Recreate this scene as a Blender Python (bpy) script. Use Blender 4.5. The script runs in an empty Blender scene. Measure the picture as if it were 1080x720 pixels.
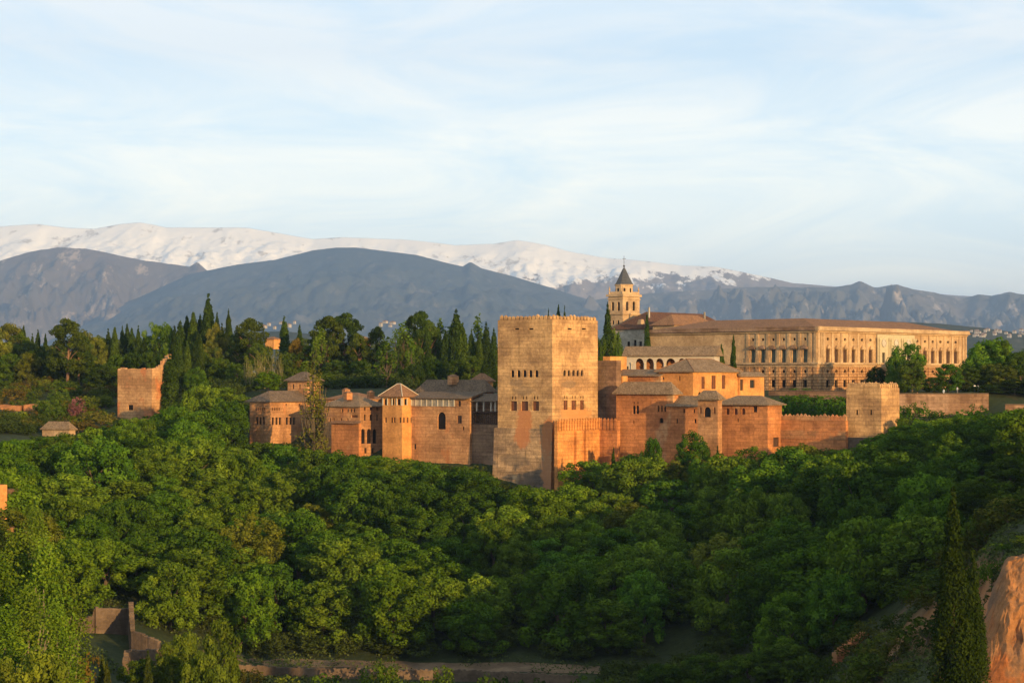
import bpy, bmesh, math, random
import numpy as np
from mathutils import Vector, noise as mnoise

# ------------------------------------------------------------------ camera, sky, sun, exposure
scene = bpy.context.scene
col = scene.collection
F, CX, CY, CAMZ = 2100.0, 540.0, 397.0, 100.0      # focal length in photo pixels, horizon row, eye height
SUN_EL, SUN_AZ = math.radians(8.5), math.atan2(0.54, -0.84)  # azimuth measured from +Y towards +X

cd = bpy.data.cameras.new("camera"); cam = bpy.data.objects.new("camera", cd); col.objects.link(cam)
cd.sensor_width = 36.0; cd.lens = F * 36.0 / 1080.0
cd.shift_y = 37.0 / 1080.0
cd.clip_start = 0.5; cd.clip_end = 90000.0
cam.location = (0, 0, CAMZ); cam.rotation_euler = (math.radians(90), 0, 0)
scene.camera = cam

world = bpy.data.worlds.new("World"); scene.world = world; world.use_nodes = True
wt = world.node_tree; wt.nodes.clear()
def wn(t, **k):
    n = wt.nodes.new(t)
    for a, v in k.items(): setattr(n, a, v)
    return n
sky = wn('ShaderNodeTexSky', sky_type='NISHITA'); sky.sun_disc = False
sky.sun_elevation = SUN_EL; sky.sun_rotation = SUN_AZ
sky.altitude = 750; sky.air_density = 1.0; sky.dust_density = 0.6; sky.ozone_density = 1.0
tc = wn('ShaderNodeTexCoord')
mp = wn('ShaderNodeMapping'); mp.inputs['Scale'].default_value = (3.0, 3.0, 12.0); mp.inputs['Rotation'].default_value = (0.0, 0.05, 0.4)
nz = wn('ShaderNodeTexNoise'); nz.inputs['Scale'].default_value = 2.1; nz.inputs['Detail'].default_value = 10; nz.inputs['Roughness'].default_value = 0.62; nz.inputs['Distortion'].default_value = 1.1
rp = wn('ShaderNodeValToRGB'); rp.color_ramp.elements[0].position = 0.36; rp.color_ramp.elements[1].position = 0.62
rp.color_ramp.elements[0].color = (0.32, 0.32, 0.32, 1); rp.color_ramp.elements[1].color = (0.95, 0.95, 0.95, 1)
mixc = wn('ShaderNodeMix', data_type='RGBA'); mixc.inputs[7].default_value = (8.3, 8.7, 8.9, 1)
hz = wn('ShaderNodeSeparateXYZ'); 
mr = wn('ShaderNodeMapRange'); mr.inputs[1].default_value = 0.0; mr.inputs[2].default_value = 0.16; mr.inputs[3].default_value = 0.0; mr.inputs[4].default_value = 1.0
ccol = wn('ShaderNodeMix', data_type='RGBA'); ccol.inputs[6].default_value = (13.8, 12.8, 9.6, 1); ccol.inputs[7].default_value = (5.9, 6.25, 6.35, 1)
base = wn('ShaderNodeMix', data_type='RGBA'); base.inputs[0].default_value = 0.75; base.inputs[7].default_value = (5.2, 6.7, 7.8, 1)
bg = wn('ShaderNodeBackground'); bg.inputs['Strength'].default_value = 0.14
wo = wn('ShaderNodeOutputWorld')
L = wt.links.new
L(tc.outputs['Generated'], mp.inputs['Vector']); L(mp.outputs[0], nz.inputs['Vector']); L(nz.outputs['Fac'], rp.inputs[0])
L(tc.outputs['Generated'], hz.inputs[0]); L(hz.outputs['Z'], mr.inputs[0]); L(mr.outputs[0], ccol.inputs[0])
bcol = wn('ShaderNodeMix', data_type='RGBA'); bcol.inputs[6].default_value = (8.6, 10.2, 10.6, 1); bcol.inputs[7].default_value = (4.1, 5.6, 7.0, 1)
L(mr.outputs[0], bcol.inputs[0]); L(bcol.outputs[2], base.inputs[7])
L(sky.outputs[0], base.inputs[6]); L(base.outputs[2], mixc.inputs[6]); L(ccol.outputs[2], mixc.inputs[7]); L(rp.outputs[0], mixc.inputs[0])
up = wn('ShaderNodeMapRange', interpolation_type='SMOOTHSTEP'); up.inputs[1].default_value = 0.24; up.inputs[2].default_value = 0.62; up.inputs[3].default_value = 1.0; up.inputs[4].default_value = 0.6
upm = wn('ShaderNodeMix', data_type='RGBA', blend_type='MULTIPLY'); upm.inputs[0].default_value = 1.0
L(hz.outputs['Z'], up.inputs[0]); L(mixc.outputs[2], upm.inputs[6]); L(up.outputs[0], upm.inputs[7])
L(upm.outputs[2], bg.inputs['Color']); L(bg.outputs[0], wo.inputs['Surface'])

sd = bpy.data.lights.new("sun", 'SUN'); sun = bpy.data.objects.new("sun", sd); col.objects.link(sun)
sd.energy = 5.0; sd.angle = math.radians(0.6); sd.color = (1.0, 0.64, 0.26)
sun.location = (0, 0, 3000)
SDIR = Vector((math.sin(SUN_AZ) * math.cos(SUN_EL), math.cos(SUN_AZ) * math.cos(SUN_EL), math.sin(SUN_EL)))
sun.rotation_euler = (-SDIR).to_track_quat('-Z', 'Y').to_euler()
scene.view_settings.view_transform = 'Standard'; scene.view_settings.look = 'None'
scene.view_settings.exposure = 0.4; scene.view_settings.gamma = 1.0
HAZE_DENSITY = 3.7e-5

# ------------------------------------------------------------------ helpers
def zat(py, Y): return CAMZ + (CY - py) * Y / F
def xat(px, Y): return (px - CX) * Y / F
def at(px, py, Y): return Vector((xat(px, Y), Y, zat(py, Y)))
def pxof(x, y): return CX + x / y * F
def pyof(z, y): return CY - (z - CAMZ) / y * F
def ray_t(A, d, px):
    k = (px - CX) / F
    return (k * A.y - A.x) / (d.x - k * d.y)

def tag(o, label=None, cat=None, group=None, kind=None):
    if label: o['label'] = label
    if cat: o['category'] = cat
    if group: o['group'] = group
    if kind: o['kind'] = kind
    return o
def thing(name, loc, label, cat, group=None):
    o = bpy.data.objects.new(name, None); col.objects.link(o); o.location = loc
    o.empty_display_size = 0.5
    return tag(o, label, cat, group)

class MB:
    def __init__(s): s.v = []; s.f = []
    def poly(s, pts):
        n = len(s.v); s.v.extend([tuple(p) for p in pts]); s.f.append(tuple(range(n, n + len(pts))))
    def box(s, c, dx, dy, h, ang=0.0, top=1.0):
        """c = base centre, dx/dy half sizes, ang = rotation about z, top = scale of the top face"""
        ca, sa = math.cos(ang), math.sin(ang); n = len(s.v)
        for k, z in ((1.0, 0), (top, h)):
            for sx, sy in ((-1, -1), (1, -1), (1, 1), (-1, 1)):
                x, y = sx * dx * k, sy * dy * k
                s.v.append((c[0] + x * ca - y * sa, c[1] + x * sa + y * ca, c[2] + z))
        for q in ((3, 2, 1, 0), (4, 5, 6, 7), (0, 1, 5, 4), (1, 2, 6, 5), (2, 3, 7, 6), (3, 0, 4, 7)):
            s.f.append(tuple(n + i for i in q))
    def beam(s, p, q, w, h):
        """horizontal-ish beam of width w, height h between p and q (bottom centre line)"""
        d = (q - p); u = Vector((-d.y, d.x, 0)); u = u.normalized() * (w / 2) if u.length > 1e-6 else Vector((w / 2, 0, 0))
        n = len(s.v); zz = Vector((0, 0, h))
        for b in (p, q):
            for a in (b - u, b + u, b + u + zz, b - u + zz): s.v.append(tuple(a))
        for f in ((0, 1, 2, 3), (7, 6, 5, 4), (0, 4, 5, 1), (1, 5, 6, 2), (2, 6, 7, 3), (3, 7, 4, 0)):
            s.f.append(tuple(n + i for i in f))
    def tube(s, pts, rads, seg=6):
        rings = []
        for i, p in enumerate(pts):
            p = Vector(p); d = (Vector(pts[min(i + 1, len(pts) - 1)]) - Vector(pts[max(i - 1, 0)])).normalized()
            u = d.orthogonal().normalized(); w = d.cross(u); n = len(s.v)
            for k in range(seg):
                a = 2 * math.pi * k / seg; s.v.append(tuple(p + (u * math.cos(a) + w * math.sin(a)) * rads[i]))
            rings.append(n)
        for a, b in zip(rings, rings[1:]):
            for k in range(seg): s.f.append((a + k, a + (k + 1) % seg, b + (k + 1) % seg, b + k))
        s.f.append(tuple(rings[-1] + k for k in range(seg))); s.f.append(tuple(rings[0] + k for k in reversed(range(seg))))
    def lathe(s, c, prof, seg=12, phase=0.0):
        rings = []
        for r, z in prof:
            rings.append(len(s.v))
            for k in range(seg):
                a = phase + 2 * math.pi * k / seg; s.v.append((c[0] + r * math.cos(a), c[1] + r * math.sin(a), c[2] + z))
        for a, b in zip(rings, rings[1:]):
            for k in range(seg): s.f.append((a + k, a + (k + 1) % seg, b + (k + 1) % seg, b + k))
        s.f.append(tuple(rings[-1] + k for k in range(seg)))
    def mesh(s, name, off=None):
        me = bpy.data.meshes.new(name)
        v = s.v if off is None else [(a[0] - off[0], a[1] - off[1], a[2] - off[2]) for a in s.v]
        me.from_pydata(v, [], s.f); me.update(); return me
    def build(s, name, m, parent=None, smooth=False):
        """world-space mesh as one object; relative to its parent chain, whose members are unrotated"""
        off = Vector((0, 0, 0)); p = parent
        while p is not None: off += p.location; p = p.parent
        if parent is None and s.v:                        # top-level: origin at its base
            a = np.array(s.v); off = Vector((a[:, 0].mean(), a[:, 1].mean(), a[:, 2].min()))
        me = s.mesh(name, off); me.materials.append(m)
        if smooth: me.polygons.foreach_set('use_smooth', [True] * len(me.polygons))
        o = bpy.data.objects.new(name, me); col.objects.link(o)
        if parent is None: o.location = off
        else: o.parent = parent
        return o

# ------------------------------------------------------------------ materials
def new_mat(name):
    m = bpy.data.materials.new(name); m.use_nodes = True
    nt = m.node_tree; bs = nt.nodes['Principled BSDF']; bs.inputs['Roughness'].default_value = 0.9
    bs.inputs['Specular IOR Level'].default_value = 0.15
    return m, nt, bs
def N(nt, t, **k):
    n = nt.nodes.new(t)
    for a, v in k.items(): setattr(n, a, v)
    return n
def pos_noise(nt, scale, mapping=(1, 1, 1), detail=4, rough=0.55, seed=0.0):
    g = N(nt, 'ShaderNodeNewGeometry'); mpn = N(nt, 'ShaderNodeMapping'); mpn.inputs['Scale'].default_value = mapping
    mpn.inputs['Location'].default_value = (seed * 7.3, seed * 3.1, seed * 5.7)
    n = N(nt, 'ShaderNodeTexNoise'); n.inputs['Scale'].default_value = scale; n.inputs['Detail'].default_value = detail; n.inputs['Roughness'].default_value = rough
    nt.links.new(g.outputs['Position'], mpn.inputs[0]); nt.links.new(mpn.outputs[0], n.inputs['Vector']); return n
def ramp(nt, src, p0, p1, c0=0.0, c1=1.0):
    r = N(nt, 'ShaderNodeMapRange'); r.inputs[1].default_value = p0; r.inputs[2].default_value = p1
    r.inputs[3].default_value = c0; r.inputs[4].default_value = c1
    nt.links.new(src, r.inputs[0]); return r.outputs[0]
def mixcol(nt, fac, a, b, mode='MIX'):
    m = N(nt, 'ShaderNodeMix', data_type='RGBA', blend_type=mode)
    if isinstance(fac, float): m.inputs[0].default_value = fac
    else: nt.links.new(fac, m.inputs[0])
    for i, c in ((6, a), (7, b)):
        if isinstance(c, tuple): m.inputs[i].default_value = (*c, 1)
        else: nt.links.new(c, m.inputs[i])
    return m.outputs[2]
def bump(nt, bs, src, strength=0.3, dist=0.15):
    b = N(nt, 'ShaderNodeBump'); b.inputs['Strength'].default_value = strength; b.inputs['Distance'].default_value = dist
    nt.links.new(src, b.inputs['Height']); nt.links.new(b.outputs[0], bs.inputs['Normal'])

def wall_mat(name, c1, c2, patch=None, stain=0.45, layer=1.0, seed=0.0, patch_lo=0.55, brick=None):
    """weathered rammed earth / render: horizontal layers, large patches, dripping stains"""
    m, nt, bs = new_mat(name)
    big = pos_noise(nt, 0.16, (1, 1, 1.3), 5, 0.6, seed)
    lay = pos_noise(nt, 0.9, (0.12, 0.12, 1.6), 4, 0.6, seed + 1)
    fine = pos_noise(nt, 1.6, (1, 1, 1), 6, 0.7, seed + 2)
    drip = pos_noise(nt, 0.7, (1, 1, 0.12), 4, 0.6, seed + 3)
    c = mixcol(nt, ramp(nt, big.outputs['Fac'], 0.42, 0.58), tuple(min(1, x * 1.08) for x in c1), tuple(x * .88 for x in c2))
    if patch: c = mixcol(nt, ramp(nt, pos_noise(nt, 0.11, (1, 1, 0.8), 5, 0.55, seed + 5).outputs['Fac'], patch_lo, patch_lo + 0.06), c, patch)
    f = ramp(nt, lay.outputs['Fac'], 0.3, 0.7, 1 - 0.17 * layer, 1 + 0.14 * layer)
    c = mixcol(nt, 1.0, c, f, 'MULTIPLY')
    f2 = ramp(nt, fine.outputs['Fac'], 0.3, 0.7, 0.74, 1.24)
    c = mixcol(nt, 1.0, c, f2, 'MULTIPLY')
    d = ramp(nt, drip.outputs['Fac'], 0.56, 0.72, 0.0, stain)
    c = mixcol(nt, d, c, tuple(x * 0.35 for x in c1))
    hsrc = fine.outputs['Fac']
    if brick:
        g = N(nt, 'ShaderNodeNewGeometry'); dt = N(nt, 'ShaderNodeVectorMath', operation='DOT_PRODUCT'); dt.inputs[1].default_value = brick[0]
        sp = N(nt, 'ShaderNodeSeparateXYZ'); cb = N(nt, 'ShaderNodeCombineXYZ'); bt = N(nt, 'ShaderNodeTexBrick')
        nt.links.new(g.outputs['Position'], dt.inputs[0]); nt.links.new(g.outputs['Position'], sp.inputs[0])
        nt.links.new(dt.outputs['Value'], cb.inputs[0]); nt.links.new(sp.outputs['Z'], cb.inputs[1]); nt.links.new(cb.outputs[0], bt.inputs['Vector'])
        bt.inputs['Color1'].default_value = (1.16, 1.14, 1.12, 1); bt.inputs['Color2'].default_value = (0.98, 0.97, 0.96, 1); bt.inputs['Mortar'].default_value = (*brick[5], 1)
        bt.inputs['Scale'].default_value = 1.0; bt.inputs['Brick Width'].default_value = brick[1]; bt.inputs['Row Height'].default_value = brick[2]; bt.inputs['Mortar Size'].default_value = brick[3]
        low = ramp(nt, sp.outputs['Z'], brick[4], brick[4] - 0.02)
        c = mixcol(nt, low, c, mixcol(nt, 1.0, mixcol(nt, 1.0, c, brick[6], 'MULTIPLY'), bt.outputs['Color'], 'MULTIPLY'))
    nt.links.new(c, bs.inputs['Base Color']); bump(nt, bs, hsrc, 0.55, 0.25)
    return m
def plain_mat(name, c, var=0.2, scale=1.2, rough=0.9, seed=0.0):
    m, nt, bs = new_mat(name)
    n = pos_noise(nt, scale, (1, 1, 1), 4, 0.6, seed)
    k = mixcol(nt, 1.0, c, ramp(nt, n.outputs['Fac'], 0.3, 0.7, 1 - var, 1 + var), 'MULTIPLY')
    nt.links.new(k, bs.inputs['Base Color']); bs.inputs['Roughness'].default_value = rough
    return m
def roof_mat(name, c1, c2, seed=0.0):
    m, nt, bs = new_mat(name)
    a = pos_noise(nt, 0.5, (1, 1, 1), 5, 0.65, seed); b = pos_noise(nt, 2.6, (1, 1, 1), 3, 0.6, seed + 2)
    c = mixcol(nt, ramp(nt, a.outputs['Fac'], 0.35, 0.65), c1, c2)
    c = mixcol(nt, 1.0, c, ramp(nt, b.outputs['Fac'], 0.3, 0.7, 0.6, 1.4), 'MULTIPLY')
    nt.links.new(c, bs.inputs['Base Color']); bump(nt, bs, b.outputs['Fac'], 0.8, 0.3)
    return m

M = {}
M['tower'] = wall_mat('rammed_earth_tan', (0.47, 0.285, 0.13), (0.36, 0.21, 0.10), None, 0.5, 1.0, 1, brick=((-0.197, 1.401, 0), 2.3, 0.82, 0.06, 9999, (0.80, 0.77, 0.74), (1, 1, 1)))
M['tower_base'] = wall_mat('old_rubble_masonry', (0.40, 0.26, 0.14), (0.27, 0.175, 0.105), (0.13, 0.10, 0.075), 0.8, 1.7, 2, 0.54, brick=((-0.197, 1.401, 0), 2.3, 0.82, 0.06, 9999, (0.80, 0.77, 0.74), (1, 1, 1)))
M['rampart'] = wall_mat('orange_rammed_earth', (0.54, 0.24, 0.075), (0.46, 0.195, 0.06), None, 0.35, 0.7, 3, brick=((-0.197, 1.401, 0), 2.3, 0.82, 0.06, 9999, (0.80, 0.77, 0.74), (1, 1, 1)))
M['red_wall'] = wall_mat('reddish_brick_render', (0.44, 0.185, 0.07), (0.36, 0.15, 0.06), (0.44, 0.26, 0.13), 0.45, 0.8, 4, 0.60, brick=((-0.197, 1.401, 0), 2.3, 0.82, 0.06, 9999, (0.80, 0.77, 0.74), (1, 1, 1)))
M['orange'] = wall_mat('warm_orange_render', (0.58, 0.27, 0.085), (0.52, 0.235, 0.075), None, 0.2, 0.3, 5)
M['pink'] = wall_mat('faded_pink_render', (0.42, 0.22, 0.10), (0.34, 0.17, 0.078), (0.44, 0.175, 0.068), 0.4, 0.6, 6, 0.57, brick=((-0.197, 1.401, 0), 2.3, 0.82, 0.06, 9999, (0.80, 0.77, 0.74), (1, 1, 1)))
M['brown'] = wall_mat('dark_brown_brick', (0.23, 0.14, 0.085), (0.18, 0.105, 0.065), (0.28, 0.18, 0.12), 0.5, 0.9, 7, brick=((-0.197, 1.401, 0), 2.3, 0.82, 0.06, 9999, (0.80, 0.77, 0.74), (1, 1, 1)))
M['palace'] = wall_mat('honey_sandstone', (0.47, 0.31, 0.165), (0.40, 0.25, 0.13), None, 0.35, 0.25, 8, brick=((-0.082, 1.412, 0), 1.5, 0.78, 0.07, 102.6, (0.34, 0.3, 0.27), (0.95, 0.82, 0.72)))
M['portal'] = plain_mat('pale_marble', (0.46, 0.38, 0.24), 0.15, 1.5)
M['cream'] = wall_mat('cream_stone', (0.46, 0.315, 0.18), (0.40, 0.265, 0.15), None, 0.25, 0.2, 9)
M['grey'] = wall_mat('grey_white_stone', (0.38, 0.33, 0.26), (0.30, 0.26, 0.205), None, 0.4, 0.3, 10)
M['white'] = plain_mat('whitewash', (0.46, 0.40, 0.33), 0.1, 0.8)
M['ruin'] = wall_mat('ruined_brickwork', (0.43, 0.25, 0.12), (0.33, 0.18, 0.085), (0.42, 0.16, 0.065), 0.6, 0.9, 11, 0.55, brick=((-0.197, 1.401, 0), 2.3, 0.82, 0.06, 9999, (0.80, 0.77, 0.74), (1, 1, 1)))
M['stone'] = wall_mat('tumbled_stone', (0.15, 0.105, 0.07), (0.115, 0.08, 0.055), None, 0.5, 0.8, 12)
M['roof'] = roof_mat('grey_brown_tiles', (0.18, 0.12, 0.07), (0.24, 0.165, 0.10), 1)
M['roof_dark'] = roof_mat('dark_tiles', (0.12, 0.085, 0.058), (0.165, 0.115, 0.075), 2)
M['roof_red'] = roof_mat('red_brown_tiles', (0.26, 0.135, 0.068), (0.20, 0.105, 0.055), 3)
M['roof_brown'] = roof_mat('chestnut_tiles', (0.13, 0.062, 0.036), (0.10, 0.05, 0.032), 4)
M['slate'] = plain_mat('slate', (0.07, 0.075, 0.085), 0.25, 1.5, 0.5)
M['dark'] = plain_mat('dark_interior', (0.010, 0.007, 0.006), 0.2, 1.0, 0.6)  # fills openings near-black; the darkness of unlit rooms is put into the colour
M['glass'] = plain_mat('dark_glass', (0.03, 0.035, 0.035), 0.2, 1.0, 0.2)
M['green_shutter'] = plain_mat('green_shutter', (0.085, 0.11, 0.085), 0.2, 1.0, 0.6)
M['wood'] = plain_mat('dark_wood', (0.07, 0.038, 0.024), 0.25, 2.0, 0.7)
M['red_shutter'] = plain_mat('red_brown_shutter', (0.16, 0.06, 0.03), 0.25, 2.0, 0.7)
M['iron'] = plain_mat('iron', (0.06, 0.06, 0.065), 0.1, 1.0, 0.5)
M['pale_post'] = plain_mat('pale_post', (0.5, 0.43, 0.33), 0.1, 1.0)

def add_patches(m, plist):
    nt = m.node_tree; bs = nt.nodes['Principled BSDF']
    for (c, rad, colr, seed) in plist:
        src = bs.inputs['Base Color'].links[0].from_socket
        g = N(nt, 'ShaderNodeNewGeometry'); sb = N(nt, 'ShaderNodeVectorMath', operation='SUBTRACT'); sb.inputs[1].default_value = c
        ml = N(nt, 'ShaderNodeVectorMath', operation='MULTIPLY'); ml.inputs[1].default_value = (1 / rad[0], 1 / rad[0], 1 / rad[1]); ln = N(nt, 'ShaderNodeVectorMath', operation='LENGTH')
        nt.links.new(g.outputs['Position'], sb.inputs[0]); nt.links.new(sb.outputs[0], ml.inputs[0]); nt.links.new(ml.outputs[0], ln.inputs[0])
        n = pos_noise(nt, 0.55, (1, 1, 1.3), 6, 0.65, seed); ad = N(nt, 'ShaderNodeMath', operation='MULTIPLY_ADD'); ad.inputs[1].default_value = 1.6
        nt.links.new(n.outputs['Fac'], ad.inputs[0]); nt.links.new(ln.outputs['Value'], ad.inputs[2])
        f = ramp(nt, ad.outputs[0], 1.85, 1.55, 0.0, 0.8 if sum(colr) > 0.5 else 0.5)
        nt.links.new(mixcol(nt, f, src, colr), bs.inputs['Base Color'])
# foliage: the object's own colour, varied leaf clump by leaf clump
def foliage_mat():
    m = bpy.data.materials.new('foliage'); m.use_nodes = True; nt = m.node_tree; nt.nodes.clear()
    oi = N(nt, 'ShaderNodeObjectInfo'); at_ = N(nt, 'ShaderNodeAttribute'); at_.attribute_name = 'tone'
    t = N(nt, 'ShaderNodeMapRange'); t.inputs[3].default_value = 0.6; t.inputs[4].default_value = 1.6
    nt.links.new(at_.outputs['Fac'], t.inputs[0])
    c = mixcol(nt, 1.0, oi.outputs['Color'], t.outputs[0], 'MULTIPLY')
    hs = N(nt, 'ShaderNodeHueSaturation'); hh = ramp(nt, at_.outputs['Fac'], 0, 1, 0.515, 0.485)
    nt.links.new(hh, hs.inputs['Hue']); nt.links.new(c, hs.inputs['Color'])
    d = N(nt, 'ShaderNodeBsdfDiffuse'); tr = N(nt, 'ShaderNodeBsdfTranslucent'); mx = N(nt, 'ShaderNodeMixShader'); mx.inputs[0].default_value = 0.16
    o = N(nt, 'ShaderNodeOutputMaterial')
    nt.links.new(hs.outputs[0], d.inputs[0]); nt.links.new(hs.outputs[0], tr.inputs[0])
    nt.links.new(d.outputs[0], mx.inputs[1]); nt.links.new(tr.outputs[0], mx.inputs[2]); nt.links.new(mx.outputs[0], o.inputs[0]); return m
M['leaf'] = foliage_mat()
def bark_mat():
    m, nt, bs = new_mat('bark'); oi = N(nt, 'ShaderNodeObjectInfo'); n = pos_noise(nt, 2.5, (1, 1, 0.3), 3)
    c = mixcol(nt, 1.0, oi.outputs['Color'], ramp(nt, n.outputs['Fac'], 0.3, 0.7, 0.6, 1.4), 'MULTIPLY'); nt.links.new(c, bs.inputs['Base Color']); return m
M['bark'] = bark_mat()

# ------------------------------------------------------------------ terrain
PROFILES = [  # photo column -> (distance, ground height)
 (-400, [(150, 70), (300, 72), (400, 80), (480, 90), (600, 100), (700, 101)]),
 (0,    [(150, 64), (200, 57), (260, 57), (330, 63), (400, 73), (480, 84), (560, 91), (610, 98), (700, 101)]),
 (90,   [(150, 64), (200, 55), (260, 55), (300, 56), (330, 59), (400, 71), (480, 82), (560, 90), (610, 98), (700, 101)]),
 (150,  [(150, 64), (200, 54), (260, 53), (300, 54), (330, 57.5), (345, 60), (420, 73), (480, 82), (545, 87), (575, 97), (620, 100), (700, 101)]),
 (270,  [(150, 64), (200, 52), (300, 47), (343, 50.2), (349, 50.4), (356, 52), (420, 65), (500, 79), (515, 83), (545, 96), (700, 101)]),
 (420,  [(150, 64), (200, 50), (300, 45), (343, 49.8), (349, 50.0), (356, 52), (420, 66), (482, 78), (500, 85), (525, 96), (700, 100)]),
 (585,  [(150, 64), (200, 50), (300, 45), (342, 49.2), (348, 49.4), (356, 51.5), (435, 69), (455, 72.5), (480, 86), (505, 96), (700, 99)]),
 (700,  [(150, 64), (200, 50), (300, 46), (340, 48.7), (346, 49.0), (440, 73), (462, 78), (490, 90), (510, 96), (700, 98)]),
 (850,  [(150, 64), (200, 52), (260, 50), (330, 55), (430, 78), (445, 81), (475, 92), (500, 96), (700, 97)]),
 (925,  [(150, 64), (200, 57), (240, 60), (270, 60), (330, 64), (430, 80), (445, 83), (480, 92), (510, 96.2), (700, 97)]),
 (965,  [(150, 64), (200, 60), (240, 63), (272, 67), (300, 67), (340, 67), (430, 81), (470, 89), (495, 91), (499, 96.2), (700, 97)]),
 (1025, [(150, 64), (200, 61), (224, 62), (240, 70), (262, 75), (300, 74), (350, 75), (430, 84), (470, 89), (490, 91), (494, 96.2), (700, 97)]),
 (1062, [(150, 64), (200, 62), (226, 63.5), (229, 68), (231, 73), (235, 78), (262, 80), (300, 78), (350, 78), (430, 85), (470, 89), (500, 96.2), (700, 97)]),
 (1120, [(150, 64), (200, 64), (226, 65), (229, 70), (231, 75), (235, 80), (262, 83), (300, 81), (350, 80), (430, 86), (470, 90), (500, 96.2), (700, 97)]),
 (1400, [(150, 66), (200, 68), (230, 70), (250, 82), (300, 86), (430, 90), (500, 96), (700, 97)]),
]
PROFILES = [(p, np.array([a for a, b in L_]), np.array([b for a, b in L_])) for p, L_ in PROFILES]
def ground_z(x, y):
    if y > 60: px = max(-400, min(1400, pxof(x, y)))
    else: px = 540
    i = 0
    while i < len(PROFILES) - 2 and PROFILES[i + 1][0] < px: i += 1
    p0, a0, b0 = PROFILES[i]; p1, a1, b1 = PROFILES[i + 1]
    t = min(1, max(0, (px - p0) / (p1 - p0))); t = t * t * (3 - 2 * t) * 0.5 + t * 0.5
    z = float(np.interp(y, a0, b0)) * (1 - t) + float(np.interp(y, a1, b1)) * t
    if y < 150:
        zn = float(np.interp(y, [-300, -5, 2, 20, 60, 150], [104, 98.6, 98.2, 93.5, 84, 64]))
        k = min(1, max(0, (y - 90) / 60)); z = zn * (1 - k) + z * k
    if y > 700: z = float(np.interp(y, [700, 900, 1500, 3500, 40000], [z, 84, 45, 25, 0]))
    # unseen ridge added to the camera's hill, sunward, to shade the valley floor
    d = (x - 392) * 0.66 - y * 0.75; s_ = x * 0.75 + y * 0.66
    if d < 400 and x > 40 and y < 900:
        cap = RIDGE + 5 * mnoise.noise(Vector((s_ * 0.012, 3.3, 0))) + 3 * mnoise.noise(Vector((s_ * 0.05, 9.1, 0)))
        z += max(0, cap - z) * math.exp(-(d / 105.0) ** 2) * min(1, max(0, (x - 60) / 160))
    z += 0.5 * mnoise.noise(Vector((x * 0.06, y * 0.06, 0.5))) + 0.18 * mnoise.noise(Vector((x * 0.3, y * 0.3, 4.5)))
    return z
RIDGE = 98.0

def ground_mat():
    m, nt, bs = new_mat('hillside_ground')
    a = pos_noise(nt, 0.05, (1, 1, 1), 6, 0.65, 1); b = pos_noise(nt, 0.7, (1, 1, 1), 5, 0.7, 2)
    g = mixcol(nt, ramp(nt, b.outputs['Fac'], 0.3, 0.7), (0.022, 0.032, 0.010), (0.045, 0.055, 0.018))
    c = mixcol(nt, ramp(nt, a.outputs['Fac'], 0.60, 0.72), g, (0.10, 0.062, 0.034))
    # bare orange earth where the bank is too steep to hold grass
    ge = N(nt, 'ShaderNodeNewGeometry'); sp = N(nt, 'ShaderNodeSeparateXYZ'); nt.links.new(ge.outputs['Normal'], sp.inputs[0])
    st = ramp(nt, sp.outputs['Z'], 0.72, 0.55)
    ec = mixcol(nt, ramp(nt, pos_noise(nt, 0.35, (1, 1, 1.6), 6, 0.7, 5).outputs['Fac'], 0.35, 0.65), (0.42, 0.165, 0.055), (0.31, 0.15, 0.075))
    c = mixcol(nt, st, c, ec)
    nt.links.new(c, bs.inputs['Base Color']); bump(nt, bs, b.outputs['Fac'], 0.8, 0.6); return m
def axis(lo, hi, step, far, g=1.25):
    r = list(np.arange(lo, hi + 0.1, step)); s = step; x = r[-1]
    while x < far[1]: s *= g; x += s; r.append(min(x, far[1]))
    s = step; x = lo; l = []
    while x > far[0]: s *= g; x -= s; l.append(max(x, far[0]))
    return l[::-1] + r
xs = axis(-180, 190, 3.0, (-24000, 24000)); ys = axis(180, 620, 3.0, (-850, 49000), 1.2)
gv = [(x, y, ground_z(x, y)) for y in ys for x in xs]
nx = len(xs); gf = [(j * nx + i, j * nx + i + 1, (j + 1) * nx + i + 1, (j + 1) * nx + i) for j in range(len(ys) - 1) for i in range(nx - 1)]
gm = bpy.data.meshes.new('ground'); gm.from_pydata(gv, [], gf); gm.materials.append(ground_mat()); gm.polygons.foreach_set('use_smooth', [True] * len(gf))
go = bpy.data.objects.new('ground', gm); col.objects.link(go); tag(go, 'hillside ground sloping down to the valley', None, None, 'structure')

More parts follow.
